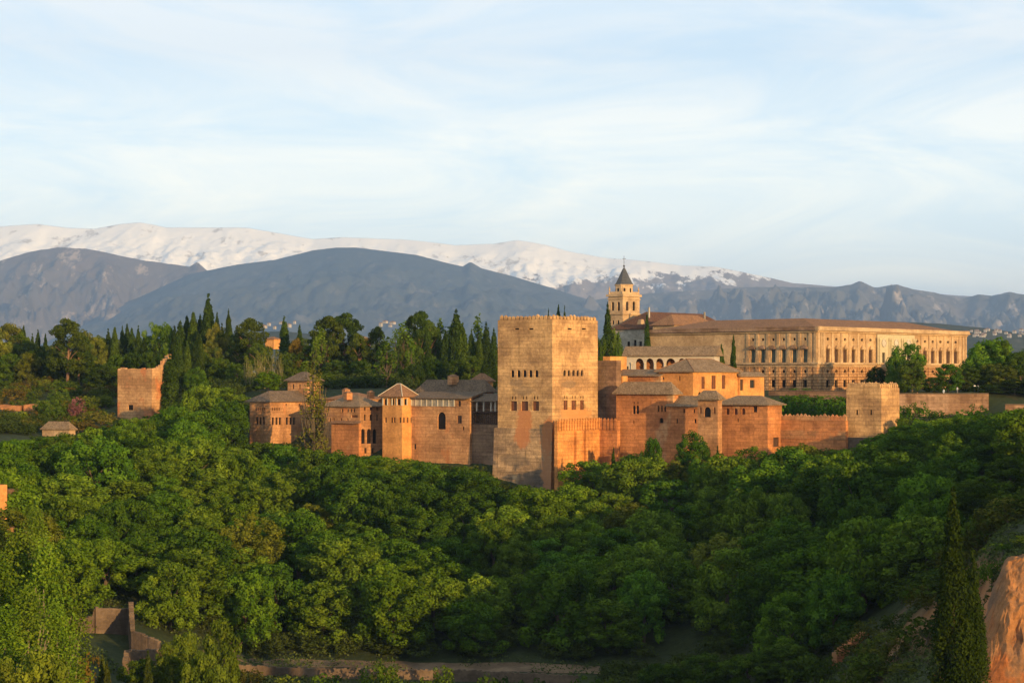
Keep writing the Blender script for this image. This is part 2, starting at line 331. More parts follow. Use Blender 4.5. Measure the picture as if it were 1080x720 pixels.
# ------------------------------------------------------------------ mountains
def mountain(name, label, ridge, Yf, Yr, zf, m, amp, freq, edge, seed, px0=-160, px1=1240, step=2.4, nv=150, power=1.0):
    rx = [p for p, _ in ridge]; ry = [q for _, q in ridge]
    pxs = np.arange(px0, px1 + 1, step); vs = list(np.linspace(0, 1, nv)) + [1.06, 1.14, 1.25]
    V = []; off = Vector((seed * 31.7, seed * 17.3, seed * 7.7))
    for v in vs:
        for px in pxs:
            Y = Yf + (Yr - Yf) * v; X = xat(px, Y)
            zr = zat(np.interp(px, rx, ry), Yr)
            p = Vector((X, Y * 0.42, 0)) * freq + off
            h = max(0.0, (zr - zf))
            if v <= 1: z = zf + h * (v ** power)
            else: z = zf + h * (1 - (v - 1) * 1.2)
            r = mnoise.ridged_multi_fractal(p, 0.75, 2.1, 8, 0.9, 2.0) * 0.5 - 0.55
            f_ = mnoise.fractal(p * 2.3, 0.6, 2.1, 8)
            env = math.sin(math.pi * min(1, v) ** 0.8) * 0.95 + edge * (1 if v > 0.5 else 2 * v)
            z += amp * (r + 0.7 * f_) * env * min(1, h / (amp * 2.2 + 1e-6))
            V.append((X, Y, z))
    n = len(pxs)
    Fc = [(j * n + i, j * n + i + 1, (j + 1) * n + i + 1, (j + 1) * n + i) for j in range(len(vs) - 1) for i in range(n - 1)]
    me = bpy.data.meshes.new(name); me.from_pydata(V, [], Fc); me.materials.append(m)
    me.polygons.foreach_set('use_smooth', [True] * len(Fc))
    o = bpy.data.objects.new(name, me); col.objects.link(o); return tag(o, label, None, None, 'structure')

def rock_mat(name, c1, c2, c3, sc, snow=None, veg=None):
    m, nt, bs = new_mat(name)
    a = pos_noise(nt, sc, (1, 0.35, 0.6), 9, 0.68, 1); b = pos_noise(nt, sc * 8, (1, 0.3, 0.7), 12, 0.74, 2)
    c = mixcol(nt, ramp(nt, a.outputs['Fac'], 0.38, 0.62), c1, c2)
    c = mixcol(nt, ramp(nt, b.outputs['Fac'], 0.55, 0.64, 0.0, 0.75), c, c3)
    if snow:
        g = N(nt, 'ShaderNodeNewGeometry'); sp = N(nt, 'ShaderNodeSeparateXYZ'); nt.links.new(g.outputs['Position'], sp.inputs[0])
        sn = pos_noise(nt, snow[2], (1, 0.35, 0.8), 10, 0.68, 7)
        ad = N(nt, 'ShaderNodeMath', operation='MULTIPLY_ADD'); ad.inputs[1].default_value = snow[3]; nt.links.new(sn.outputs['Fac'], ad.inputs[0])
        nt.links.new(sp.outputs['Z'], ad.inputs[2])
        # the snow line climbs towards the west (the photo's right)
        wx = N(nt, 'ShaderNodeMath', operation='MULTIPLY_ADD'); wx.inputs[1].default_value = snow[4]; nt.links.new(sp.outputs['X'], wx.inputs[0]); nt.links.new(ad.outputs[0], wx.inputs[2])
        c = mixcol(nt, ramp(nt, wx.outputs[0], snow[0], snow[1]), c, (0.95, 0.94, 0.92))
        c = mixcol(nt, ramp(nt, pos_noise(nt, 0.004, (1, 0.4, 1.0), 8, 0.7, 17).outputs['Fac'], 0.57, 0.63, 0.0, 0.6), c, (0.26, 0.24, 0.22))
    nt.links.new(c, bs.inputs['Base Color']); bs.inputs['Specular IOR Level'].default_value = 0.0; return m

mountain('snow_mountain', 'long snow covered mountain range behind everything',
 [(-160, 243), (0, 239), (40, 236), (70, 240), (100, 241), (128, 236), (148, 234.5), (175, 240), (215, 240), (262, 240), (300, 247), (330, 252), (360, 250), (420, 252), (480, 258), (520, 257), (545, 253), (575, 258), (600, 265), (640, 272), (690, 276), (720, 280), (755, 281), (800, 290), (835, 298), (890, 303), (960, 308), (1080, 316), (1240, 325)],
 19300, 22500, 260, rock_mat('snow_and_rock', (0.22, 0.20, 0.19), (0.30, 0.26, 0.23), (0.34, 0.31, 0.28), 0.0004, (1600, 1650, 0.0034, 1150, -0.072)), 150, 0.0009, 0.04, 3, nv=170, power=0.85)
mountain('rocky_mountain', 'bare grey rocky mountain with pale cliffs',
 [(-160, 300), (-60, 284), (0, 275), (28, 266), (60, 261), (90, 262), (120, 268), (150, 274), (200, 281), (208, 276), (218, 285), (250, 297), (300, 318), (360, 345), (420, 372), (480, 390), (560, 398), (1240, 398)],
 16500, 19600, 55, rock_mat('grey_rock', (0.17, 0.14, 0.12), (0.12, 0.11, 0.095), (0.46, 0.37, 0.28), 0.0008), 380, 0.0012, 0.015, 5, px1=580, nv=150)
mountain('cliff_mountain', 'jagged pale rock ridge with sharp summits',
 [(400, 395), (480, 380), (540, 340), (590, 322), (640, 314), (690, 309), (720, 307), (760, 304), (800, 302), (840, 303), (880, 302), (897, 300), (907, 296), (922, 303), (945, 300), (965, 305), (985, 308), (1000, 312), (1018, 314), (1032, 310), (1046, 312), (1065, 308), (1085, 311), (1120, 316), (1240, 330)],
 14500, 19200, 55, rock_mat('pale_cliff_rock', (0.18, 0.165, 0.145), (0.13, 0.13, 0.11), (0.46, 0.39, 0.32), 0.0008), 430, 0.0011, 0.025, 9, px0=400, nv=150)
mountain('dark_mountain', 'broad dark wooded mountain with smooth back',
 [(-160, 385), (0, 372), (60, 352), (110, 328), (150, 312), (200, 289), (250, 279), (290, 274), (330, 264), (355, 261), (375, 261), (400, 264), (440, 269), (470, 277), (488, 281), (496, 276), (508, 283), (540, 291), (580, 303), (620, 316), (680, 338), (740, 360), (820, 385), (900, 398), (1240, 400)],
 11500, 18600, 50, rock_mat('dark_scrub', (0.075, 0.095, 0.10), (0.105, 0.115, 0.11), (0.18, 0.17, 0.15), 0.00075), 130, 0.0011, 0.008, 13, px1=920, nv=150)  # scrub colour with the blue of distance haze mixed in
mountain('foothills', 'low dark wooded foothills behind the palace',
 [(-160, 376), (0, 372), (120, 368), (220, 352), (300, 349), (380, 358), (480, 366), (600, 370), (760, 356), (830, 345), (890, 341), (940, 339), (990, 341), (1040, 346), (1080, 352), (1240, 366)],
 3600, 5600, 25, rock_mat('foothill_scrub', (0.04, 0.05, 0.032), (0.065, 0.07, 0.045), (0.11, 0.10, 0.07), 0.004), 22, 0.0014, 0.05, 17, nv=60)

# ------------------------------------------------------------------ architecture helpers
def hole_outline(u0, v0, u1, v1, kind):
    w = u1 - u0; um = (u0 + u1) / 2
    if kind == 'arch':
        vs = max(v0 + 0.1, v1 - w / 2); hh = v1 - vs
        return [(u0, v0), (u1, v0)] + [(um + w / 2 * math.cos(a), vs + hh * math.sin(a)) for a in [math.pi * k / 8 for k in range(9)]]
    if kind == 'round':
        vm = (v0 + v1) / 2; hh = (v1 - v0) / 2
        return [(um + w / 2 * math.cos(a), vm + hh * math.sin(a)) for a in [2 * math.pi * k / 12 for k in range(12)]]
    return [(u0, v0), (u1, v0), (u1, v1), (u0, v1)]

def facade(mb, O, ud, W, H, holes, t=0.35):
    """wall face with real openings: O lower left seen from outside, ud to the right, holes (u0, v0, u1, v1, kind)"""
    n = Vector((ud.y, -ud.x, 0)); zz = Vector((0, 0, 1))
    hs = []
    for (a, b, c, d, k) in holes:
        a, c = max(0.03, a), min(W - 0.03, c); b, d = max(0.03, b), min(H - 0.03, d)
        if c - a > 0.02 and d - b > 0.02: hs.append((a, b, c, d, k))
    P = lambda u, v, w=0: O + ud * u + zz * v - n * w
    us = sorted({0.0, W} | {h[0] for h in hs} | {h[2] for h in hs}); vs = sorted({0.0, H} | {h[1] for h in hs} | {h[3] for h in hs})
    for v0, v1 in zip(vs, vs[1:]):
        run = None
        for u0, u1 in zip(us, us[1:]):
            um, vm = (u0 + u1) / 2, (v0 + v1) / 2
            if any(h[0] < um < h[2] and h[1] < vm < h[3] for h in hs):
                if run is not None: mb.poly([P(run, v0), P(u0, v0), P(u0, v1), P(run, v1)]); run = None
            elif run is None: run = u0
        if run is not None: mb.poly([P(run, v0), P(W, v0), P(W, v1), P(run, v1)])
    for h in hs:
        ol = hole_outline(*h)
        for (a, b), (c, d) in zip(ol, ol[1:] + ol[:1]): mb.poly([P(a, b), P(a, b, t), P(c, d, t), P(c, d)])
        u0, v0, u1, v1, k = h
        if k in ('arch', 'round'):
            cs = [(u1, v1), (u0, v1)] + ([(u0, v0), (u1, v0)] if k == 'round' else [])
            um = (u0 + u1) / 2; vm = (v0 + v1) / 2 if k == 'round' else 0
            for c in cs:
                if k == 'round': q = [p for p in ol if (p[0] - um) * (c[0] - um) >= -1e-6 and (p[1] - vm) * (c[1] - vm) >= -1e-6]
                else: q = [p for p in ol[1:] if (p[0] - um) * (c[0] - um) >= -1e-6] 
                if k == 'arch': q = [p for p in q if p[1] > v0 + 0.05]
                q.sort(key=lambda p: p[0])
                for a, b in zip(q, q[1:]): mb.poly([P(*c), P(*a), P(*b)])

def pane_mesh(w, h, bars):
    """window filling in its own frame: x across, y inward, z up"""
    mb = MB(); mb.box((0, 0.04, 0), w / 2 + 0.05, 0.03, h)
    return mb
def add_window(t, O, ud, u0, v0, u1, v1, style, name='window', depth=0.30, kind='rect'):
    mats = {'dark': 'dark', 'glass': 'glass', 'red': 'red_shutter', 'wood': 'wood', 'green': 'green_shutter'}
    n = Vector((ud.y, -ud.x, 0)); w, h = u1 - u0, v1 - v0
    ang = math.atan2(ud.y, ud.x)
    p = O + ud * ((u0 + u1) / 2) + Vector((0, 0, v0)) - n * depth
    mb = MB(); mb.box((0, 0.05, -0.03), w / 2 + 0.04, 0.03, h + 0.06)
    me = mb.mesh(name); me.materials.append(M[mats[style]])
    o = bpy.data.objects.new(name, me); col.objects.link(o); o.parent = t
    o.location = p - t.location; o.rotation_euler = (0, 0, ang)
    if style in ('glass', 'green', 'red', 'wood') and w > 0.7 and kind == 'rect':
        fb = MB(); b = 0.07
        fb.box((-w / 2 + b / 2, 0, 0), b / 2, 0.05, h); fb.box((w / 2 - b / 2, 0, 0), b / 2, 0.05, h)
        fb.box((0, 0, 0.0), w / 2 - b, 0.05, b); fb.box((0, 0, h - b), w / 2 - b, 0.05, b); fb.box((0, 0, b), b / 2, 0.045, h - 2 * b)
        fm = fb.mesh('frame'); fm.materials.append(M['wood']); fo = bpy.data.objects.new('frame', fm); col.objects.link(fo); fo.parent = o
    return o

class Block:
    """rectangular building standing with its near corner at photo column px and distance Y, walls running to columns pl and pr"""
    def __init__(s, px, Y, pl, pr, pt, pb, a=37.0):
        a = math.radians(a); s.dl = Vector((-math.cos(a), math.sin(a), 0)); s.dr = Vector((math.sin(a), math.cos(a), 0))
        s.A = Vector((xat(px, Y), Y, 0)); s.tl = ray_t(s.A, s.dl, pl); s.tr = ray_t(s.A, s.dr, pr)
        s.z1, s.z0 = zat(pt, Y), zat(pb, Y); s.sides()
        s.holes = {'L': [], 'R': []}; s.win = []
    def sides(s):
        s.B = s.A + s.dl * s.tl; s.D = s.A + s.dr * s.tr; s.C = s.B + s.dr * s.tr
        s.face = {'L': (s.B, -s.dl, s.tl), 'R': (s.A, s.dr, s.tr)}
    def base(s): c = (s.A + s.C) / 2; return Vector((c.x, c.y, s.z0))
    def uv(s, f, px, py):
        O, ud, W = s.face[f]; u = ray_t(O, ud, px); y = O.y + ud.y * u
        return u, zat(py, y) - s.z0
    def hole(s, f, x0, y0, x1, y1, kind='rect', style='dark', name='window'):
        um, _ = s.uv(f, (x0 + x1) / 2, y0); u0, va = s.uv(f, x0, y1); u1, vb = s.uv(f, x1, y0)
        O, ud, W = s.face[f]; ym = O.y + ud.y * um
        v0, v1 = zat(y1, ym) - s.z0, zat(y0, ym) - s.z0
        s.holes[f].append((u0, v0, u1, v1, kind)); s.win.append((f, u0, v0, u1, v1, style, name, kind))
    def row(s, f, xs_, w, y0, y1, kind='rect', style='dark', name='window'):
        for x in xs_: s.hole(f, x - w / 2, y0, x + w / 2, y1, kind, style, name)
    def walls(s, t, m, top=True, name='wall', depth=0.35):
        mb = MB()
        for f in 'LR':
            O, ud, W = s.face[f]; facade(mb, Vector((O.x, O.y, s.z0)), ud, W, s.z1 - s.z0, s.holes[f], depth)
        Z0, Z1 = Vector((0, 0, s.z0)), Vector((0, 0, s.z1))
        mb.poly([s.D + Z0, s.C + Z0, s.C + Z1, s.D + Z1]); mb.poly([s.C + Z0, s.B + Z0, s.B + Z1, s.C + Z1])
        if top: mb.poly([s.A + Z1, s.D + Z1, s.C + Z1, s.B + Z1])
        o = mb.build(name, m, t)
        for (f, u0, v0, u1, v1, style, nm, kind) in s.win:
            if style is None: continue
            O, ud, W = s.face[f]; add_window(t, Vector((O.x, O.y, s.z0)), ud, u0, v0, u1, v1, style, nm, depth - 0.05, kind)
        return o
    def rect(s, over=0.0):
        return [s.A - (s.dl + s.dr) * over, s.D + (s.dr - s.dl) * over, s.C + (s.dl + s.dr) * over, s.B + (s.dl - s.dr) * over]

def hip_roof(t, q, z, h, m, hip=1.0, thick=0.22, name='roof', tiles=None, long_axis=None):
    """hipped roof over the four corners q (counter-clockwise seen from above), eave at z; hip=0 gives gables"""
    q = [Vector((p.x, p.y, 0)) for p in q]; a, b = (q[1] - q[0]).length, (q[3] - q[0]).length
    if long_axis is None: long_axis = 0 if a >= b else 1
    if long_axis == 1: q = [q[1], q[2], q[3], q[0]]; a, b = b, a
    m0, m1 = (q[0] + q[3]) / 2, (q[1] + q[2]) / 2; d = (m1 - m0); ln = d.length; d = d / ln
    ins = min(b / 2 * hip, ln / 2 - 0.02)
    Z = lambda p, zz: Vector((p.x, p.y, zz))
    r0, r1 = Z(m0 + d * ins, z + h), Z(m1 - d * ins, z + h)
    e = [Z(p, z) for p in q]; lo = [Z(p, z - thick) for p in q]
    mb = MB()
    mb.poly([e[0], e[1], r1, r0]); mb.poly([e[2], e[3], r0, r1]); mb.poly([e[1], e[2], r1]); mb.poly([e[3], e[0], r0])
    for i in range(4): mb.poly([lo[i], lo[(i + 1) % 4], e[(i + 1) % 4], e[i]])
    mb.poly(lo[::-1])
    o = mb.build(name, m, t)
    if tiles:
        tb = MB(); r = 0.11
        for p, s in ((e[0], r0), (e[3], r0), (e[1], r1), (e[2], r1)): tb.tube([p, s], [r, r], 5)
        if (r1 - r0).length > 0.3: tb.tube([r0, r1], [r, r], 5)
        tb.build('ridge_tiles', tiles, o)
    return o
def lean_roof(t, q, z, h, m, thick=0.2, name='roof'):
    """single slope rising from edge q0-q1 (eave) to q3-q2"""
    e = [Vector((q[0].x, q[0].y, z)), Vector((q[1].x, q[1].y, z)), Vector((q[2].x, q[2].y, z + h)), Vector((q[3].x, q[3].y, z + h))]
    lo = [p - Vector((0, 0, thick)) for p in e]; mb = MB(); mb.poly(e); mb.poly(lo[::-1])
    for i in range(4): mb.poly([lo[i], lo[(i + 1) % 4], e[(i + 1) % 4], e[i]])
    return mb.build(name, m, t)
def merlons(t, P, Q, z, n, m, w=0.72, th=0.6, h=1.0, cap=0.55, rng=None, name='merlon', skip=0.0):
    """pointed merlons along the wall top from P to Q"""
    d = Q - P; ang = math.atan2(d.y, d.x); mb = MB()
    mb.box((0, 0, 0), w / 2, th / 2, h); mb.box((0, 0, h), w / 2, th / 2, cap, 0, 0.15)
    me = mb.mesh(name); me.materials.append(m)
    for i in range(n):
        if rng and rng.random() < skip: continue
        o = bpy.data.objects.new(name, me); col.objects.link(o); o.parent = t
        p = P + d * ((i + 0.5) / n); o.location = Vector((p.x, p.y, z)) - t.location; o.rotation_euler = (0, 0, ang)
        if rng: o.scale = (rng.uniform(0.85, 1.1), 1, rng.uniform(0.75, 1.12))
def chimney(parent, p, w, h, m, capm):
    mb = MB(); mb.box(p, w / 2, w / 2, h, 0.6); c = mb.build('chimney', m, parent)
    mb = MB(); mb.box((p[0], p[1], p[2] + h), w / 2 + 0.15, w / 2 + 0.15, 0.5, 0.6, 0.25); mb.build('cap', capm, c)
    return c

rng = random.Random(7)

# ------------------------------------------------------------------ the great square tower
b = Block(582.5, 455, 525, 630.5, 337.5, 545, 37.0)
t = thing('fortress_tower', b.base(), 'massive square tan tower with battlements, the tallest block of the fortress', 'tower')
GT = b
b.row('L', (540.5, 547, 553.3, 559.5, 565.8), 3.6, 390, 397.6, 'arch')
b.row('R', (595.6, 600.2, 605, 609.6, 614), 2.7, 390, 396.4, 'arch')
for x0, x1 in ((538.6, 545.2), (549.8, 557), (561.8, 568.4)): b.hole('L', x0, 423, x1, 433, 'rect', 'red')
b.row('L', (540.3, 543.6, 551.6, 555.2, 563.4, 566.8), 1.5, 417.6, 421, 'arch')
for x0, x1 in ((594.4, 598.8), (602.8, 607.8), (611.8, 616)): b.hole('R', x0, 422, x1, 432, 'rect', 'red')
b.row('R', (595.4, 597.9, 603.8, 606.6, 612.6, 615), 1.2, 417.2, 420.6, 'arch')
for x in (545, 560): b.hole('L', x - 2.5, 346, x + 2.5, 347.6)
for x in (601, 616): b.hole('R', x - 2.2, 346, x + 2.2, 347.6)
def on_face(bk, f, px, py):
    O, ud, W = bk.face[f]; u = ray_t(O, ud, px); p = O + ud * u; return (p.x, p.y, zat(py, p.y))
OE, DKs, TN = (0.46, 0.17, 0.062), (0.17, 0.12, 0.08), (0.40, 0.26, 0.13)
add_patches(M['tower'], [(on_face(b, 'L', 553, 446), (2.6, 4.6), OE, 41), (on_face(b, 'L', 578, 455), (2.0, 3.4), OE, 42), (on_face(b, 'L', 553, 412), (3.4, 1.2), DKs, 43), (on_face(b, 'L', 545, 404), (2, 1), DKs, 44), (on_face(b, 'R', 607, 436), (6.5, 1.9), (0.52, 0.24, 0.085), 45), (on_face(b, 'R', 600, 405), (3.5, .9), DKs, 46)])
add_patches(M['tower_base'], [(on_face(b, 'L', 551, 458), (2.4, 3.6), OE, 41), (on_face(b, 'L', 577, 462), (1.9, 4.4), OE, 42), (on_face(b, 'L', 578, 500), (1.7, 6.0), (0.42, 0.19, 0.085), 47), (on_face(b, 'L', 545, 486), (4.5, 1.7), (0.14, 0.105, 0.075), 48), (on_face(b, 'L', 556, 508), (3, 2.6), (0.16, 0.115, 0.085), 49)])
b.walls(t, M['tower'])
pr = MB(); r0, r1 = b.rect(0.0), b.rect(-0.7)
for k in range(4):
    A_, B_ = r0[k], r0[(k + 1) % 4]; C_, D_ = r1[(k + 1) % 4], r1[k]; z = b.z1
    Z = Vector((0, 0, z)); Z2 = Vector((0, 0, z + 0.25))
    pr.poly([A_ + Z, B_ + Z, B_ + Z2, A_ + Z2]); pr.poly([A_ + Z2, B_ + Z2, C_ + Z2, D_ + Z2]); pr.poly([D_ + Z2, C_ + Z2, C_ + Z, D_ + Z])
pr.build('parapet', M['tower'], t)
ri = b.rect(-0.35)
for k, n in ((0, 13), (1, 13), (2, 12), (3, 13)): merlons(t, ri[k], ri[(k + 1) % 4], b.z1 + 0.25, n, M['tower'], 0.82, 0.6, 0.72, 0.36, rng)
# battered plinth on the shaded side
pl_ = MB(); zt, zb = zat(452, 455), zat(545, 455); zm = zat(480, 455)
nl, O = -b.dr, b.B
w = [(b.B + b.dl * 1.15, zt), (b.A, zt)]
def plq(z, out, el): return [b.B + b.dl * el - b.dr * out + Vector((0, 0, z)), b.A - b.dr * out + Vector((0, 0, z)), b.A + b.dr * 0.3 + Vector((0, 0, z)), b.B + b.dl * el + b.dr * 6 + Vector((0, 0, z))]
q1, q2 = plq(zt, 0.05, 1.0), plq(zb, 0.9, 1.3)
for k in range(4): pl_.poly([q2[k], q2[(k + 1) % 4], q1[(k + 1) % 4], q1[k]])
pl_.poly(q1); pl_.build('plinth', M['tower_base'], t)

# ------------------------------------------------------------------ sunlit rampart against the tower foot
b = Block(588, 451.5, 584.6, 632.5, 444, 540, 37.0)
t = thing('rampart_wall', b.base(), 'bright sunlit orange rampart with ribbed battlements at the foot of the great tower', 'wall')
b.walls(t, M['rampart'])
d = b.dr; n_ = 16; rm = MB()
me_done = None
for i in range(n_):
    p = b.A + d * (b.tr * (i + 0.5) / n_) - Vector((d.y, -d.x, 0)) * -0.12
    mb = MB(); mb.box((p.x, p.y, b.z1 - 2.2), 0.30, 0.16, 2.2, math.atan2(d.y, d.x)); mb.box((p.x, p.y, b.z1), 0.34, 0.34, 0.55, math.atan2(d.y, d.x), 0.35)
    mb.build('merlon', M['rampart'], t)
for px_, w_ in ((606.5, 0.55), (616.5, 0.4)):       # buttress ribs
    u = ray_t(b.A, d, px_); p = b.A + d * u - b.dl * 0.35
    mb = MB(); mb.box((p.x, p.y, b.z0), w_, 0.45, b.z1 - 2.4 - b.z0, math.atan2(d.y, d.x), 0.8); mb.build('buttress', M['rampart'], t)
RW = b
b = Block(650.5, 463, 632, 652, 443.5, 515, 37.0)
b.A = Vector((xat(651, 462), 462, 0)); b.tl = ray_t(b.A, b.dl, 632.3); b.tr = 1.2; b.sides()
t = thing('rampart_wall', b.base(), 'short reddish rampart between the sunlit rampart and the twin-window block', 'wall')
b.walls(t, M['red_wall'])
for i in range(5):
    p = b.B - b.dl * (b.tl * (i + 0.5) / 5) - b.dr * 0.1
    mb = MB(); mb.box((p.x, p.y, b.z1 - 2.2), 0.32, 0.14, 2.2, math.atan2(-b.dl.y, -b.dl.x)); mb.box((p.x, p.y, b.z1), 0.36, 0.3, 0.6, math.atan2(-b.dl.y, -b.dl.x), 0.35)
    mb.build('merlon', M['red_wall'], t)

# ------------------------------------------------------------------ brick slab behind it, and the block of orange render above
b = Block(650, 470, 629, 655, 380, 500, 37.0)
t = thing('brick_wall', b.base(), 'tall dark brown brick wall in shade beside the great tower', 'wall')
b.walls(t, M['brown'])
b = Block(643.5, 478, 636, 661, 375.8, 440, 37.0)
t = thing('orange_block', b.base(), 'plain flat-topped orange block below the white gallery', 'building')
b.walls(t, M['orange'])

# ------------------------------------------------------------------ low orange range with one small window
b = Block(656.5, 472, 641, 662, 396.5, 440, 37.0)
t = thing('orange_house', b.base(), 'low orange house with one square window beside the brown brick wall', 'house')
b.hole('L', 645.4, 400.2, 651.4, 408.6, 'rect', 'wood')
b.walls(t, M['orange'])
b2 = Block(697, 470.5, 656.0, 705, 396.5, 440, 37.0)
q = [b2.A + (b2.dl * -0.5 - b2.dr * 0.6), b2.D, b2.C + b2.dl * 5, b2.B + b2.dl * 5.0 - b2.dr * 0.6]
b2.walls(t, M['red_wall'], name='side_wing')
lean_roof(t, [b2.B + b2.dl * 5.5 - b2.dr * 0.7, b2.A - b2.dl * 0.3 - b2.dr * 0.7, b2.A - b2.dl * .3 + b2.dr * 4.5, b2.B + b2.dl * 5.5 + b2.dr * 4.5], b2.z1 + 0.15, 1.5, M['roof'])

# ------------------------------------------------------------------ white arcaded gallery
b = Block(753.5, 486, 659.5, 759, 374.8, 425, 22.0)
t = thing('arcade_pavilion', b.base(), 'white gallery with a row of seven round arches under a long brown roof', 'pavilion')
for x0, x1 in ((670.2, 678.6), (681.2, 689.2), (691.6, 699.4), (702.2, 712.2), (715.2, 722.8), (726.6, 734.2), (738, 745.4)):
    b.hole('L', x0, 377.8, x1, 391.4, 'arch', None)
b.hole('L', 660.8, 386.2, 662.8, 389.8)
b.walls(t, M['white'], name='arcade', depth=0.5)
bk = MB(); O_, ud_, W_ = b.face['L']; n_ = Vector((ud_.y, -ud_.x, 0)); bp = -n_ * 3.2
bk.beam(Vector((O_.x, O_.y, b.z0 + 0.5)) + bp, Vector((O_.x, O_.y, b.z0 + 0.5)) + bp + ud_ * W_, 0.2, b.z1 - b.z0 - 0.7); bk.build('rear_wall', M['red_wall'], t)
fl = MB()
for px_ in (666, 680, 690.4, 700.8, 713.6, 724.8, 736.2, 747.5):
    u = ray_t(O_, ud_, px_); p = O_ + ud_ * u + n_ * 0.1
    mb = MB(); mb.lathe((p.x, p.y, zat(391.6, p.y)), [(0.24, 0), (0.17, 0.2), (0.15, 1.7), (0.27, 2.0), (0.27, 2.25)], 8); mb.build('column', M['white'], t)
q = b.rect(0.7); hip_roof(t, q, b.z1 + 0.1, 2.3, M['roof'], 0.0, long_axis=1)

# ------------------------------------------------------------------ big hipped house catching the sun
b = Block(731, 466, 694.5, 779, 391.8, 452, 37.0)
t = thing('orange_house', b.base(), 'sunlit orange house with three tall narrow windows under a broad hipped roof', 'house')
for x0, x1, y0, y1 in ((739.9, 743.4, 397.2, 410), (750.4, 755, 396, 410.2), (761.4, 765, 395.6, 410)): b.hole('R', x0, y0, x1, y1, 'rect', 'red')
b.hole('R', 736.4, 413.2, 739.6, 419, 'arch')
b.hole('L', 698.5, 397.5, 700.5, 400.5); b.hole('L', 716, 396.5, 717.6, 401.5)
b.walls(t, M['orange'])
hip_roof(t, b.rect(0.8), b.z1 + 0.1, 3.0, M['roof'], 1.0, tiles=M['roof_red'])
b = Block(780, 482, 776, 806, 396.8, 440, 37.0)
t = thing('lean_to_house', b.base(), 'small lean-to house with one tall shutter beside the hipped orange house', 'house')
b.hole('R', 780.6, 400, 784, 411.6, 'rect', 'wood')
b.hole('R', 791, 400.5, 796, 409, 'rect', 'glass')
b.walls(t, M['orange'])
lean_roof(t, [b.A - b.dl * 0.7 - b.dr * .6, b.D - b.dl * 0.7, b.C, b.B - b.dr * .6], b.z1 + 0.1, 1.0, M['roof'])

# ------------------------------------------------------------------ block with the twin window
b = Block(709.5, 456.5, 650, 715.5, 415.4, 515, 37.0)
t = thing('palace_block', b.base(), 'plain reddish palace block with a twin window under a grey hipped roof', 'building')
b.hole('L', 667.2, 427.4, 670.2, 436.4, 'arch', 'dark'); b.hole('L', 670.9, 427.4, 673.9, 436.4, 'arch', 'dark')
b.row('L', (694.5, 698, 701.5, 705), 1.8, 427.5, 434)
b.hole('L', 667.6, 443, 668.9, 446.6); b.hole('L', 695.6, 440.4, 699.6, 446, 'arch')
b.row('L', (668.6, 672.6), 1.4, 423.6, 425.8)
b.walls(t, M['red_wall'])
hip_roof(t, b.rect(0.8), b.z1 + 0.1, 2.7, M['roof'], 1.0)
b = Block(737, 452, 703, 745, 428.6, 515, 37.0)
t = thing('low_house', b.base(), 'low reddish wing with tiny openings between the twin-window block and the little turret', 'house')
b.row('L', (721.6, 732), 1.8, 431.2, 435.4); b.hole('L', 713.4, 441.6, 715, 446.4); b.hole('L', 732, 441.6, 734.4, 446)
b.walls(t, M['red_wall'])
lean_roof(t, [b.B + b.dl * .2 - b.dr * 0.6, b.A - b.dl * 0.2 - b.dr * 0.6, b.D, b.C + b.dl * .2], b.z1 + 0.1, 2.3, M['roof'])
# wing under a long roof
b = Block(809.5, 443, 757, 824.6, 426.8, 512, 37.0)
t = thing('palace_wing', b.base(), 'long low reddish wing with three small round-arched windows under a grey roof', 'building')
b.row('L', (767.4, 776, 784), 3.8, 430.4, 437, 'arch', 'red')
b.hole('L', 794.2, 428.4, 798.6, 434.6, 'rect', 'wood'); b.hole('L', 777.4, 441, 779, 445)
b.hole('R', 815.6, 461, 821.4, 471, 'rect', 'wood', 'door')
b.walls(t, M['red_wall'])
hip_roof(t, b.rect(0.8), b.z1 + 0.1, 1.9, M['roof'], 1.0)
b = Block(757, 441.5, 736, 761.5, 421.2, 512, 37.0)
t = thing('turret', b.base(), 'little square turret with one arched window and a pyramid roof', 'turret')
b.hole('L', 742.6, 429, 749.6, 439.8, 'arch', 'dark'); b.row('L', (739, 753.6), 2.0, 429, 436, 'arch', 'red')
b.walls(t, M['pink'])
hip_roof(t, b.rect(0.7), b.z1 + 0.1, 1.9, M['roof'], 1.0)

# ------------------------------------------------------------------ crenellated curtain wall and the end tower
b = Block(892, 438, 818, 893.2, 443.5, 512, 37.0)
b.tl = ray_t(b.A, b.dl, 822); b.tr = 1.1; b.sides()
t = thing('curtain_wall', b.base(), 'red curtain wall with pointed battlements and a pale band, reaching the end tower', 'wall')
b.walls(t, M['red_wall'])
z = b.z1; P_, Q_ = b.B + b.dr * 0.4, b.A + b.dr * 0.4
merlons(t, P_, Q_, z, 17, M['pink'], 0.95, 0.5, 0.85, 0.55, rng)
mb = MB(); n_ = -b.dr
mb.beam(b.B + n_ * 0.06 + Vector((0, 0, zat(463, 445))), b.A + n_ * 0.06 + Vector((0, 0, zat(463, 445))), 0.12, 2.0); mb.build('plaster_band', M['pink'], t)
b = Block(929.6, 436, 892.6, 948.6, 409, 515, 37.0)
t = thing('end_tower', b.base(), 'weathered square tower with one bright sunlit side at the far end of the walls', 'tower')
b.row('L', (903.8, 918.6), 2.0, 432, 437.4)
b.walls(t, M['tower'])
ri = b.rect(-0.3)
for k, n in ((0, 8), (1, 9), (2, 8), (3, 10)): merlons(t, ri[k], ri[(k + 1) % 4], b.z1, n, M['tower'], 0.72, 0.5, 0.8, 0.45, rng)
b = Block(936, 433.5, 890.5, 940, 462, 515, 37.0)
b.walls(t, M['stone'], name='plinth')
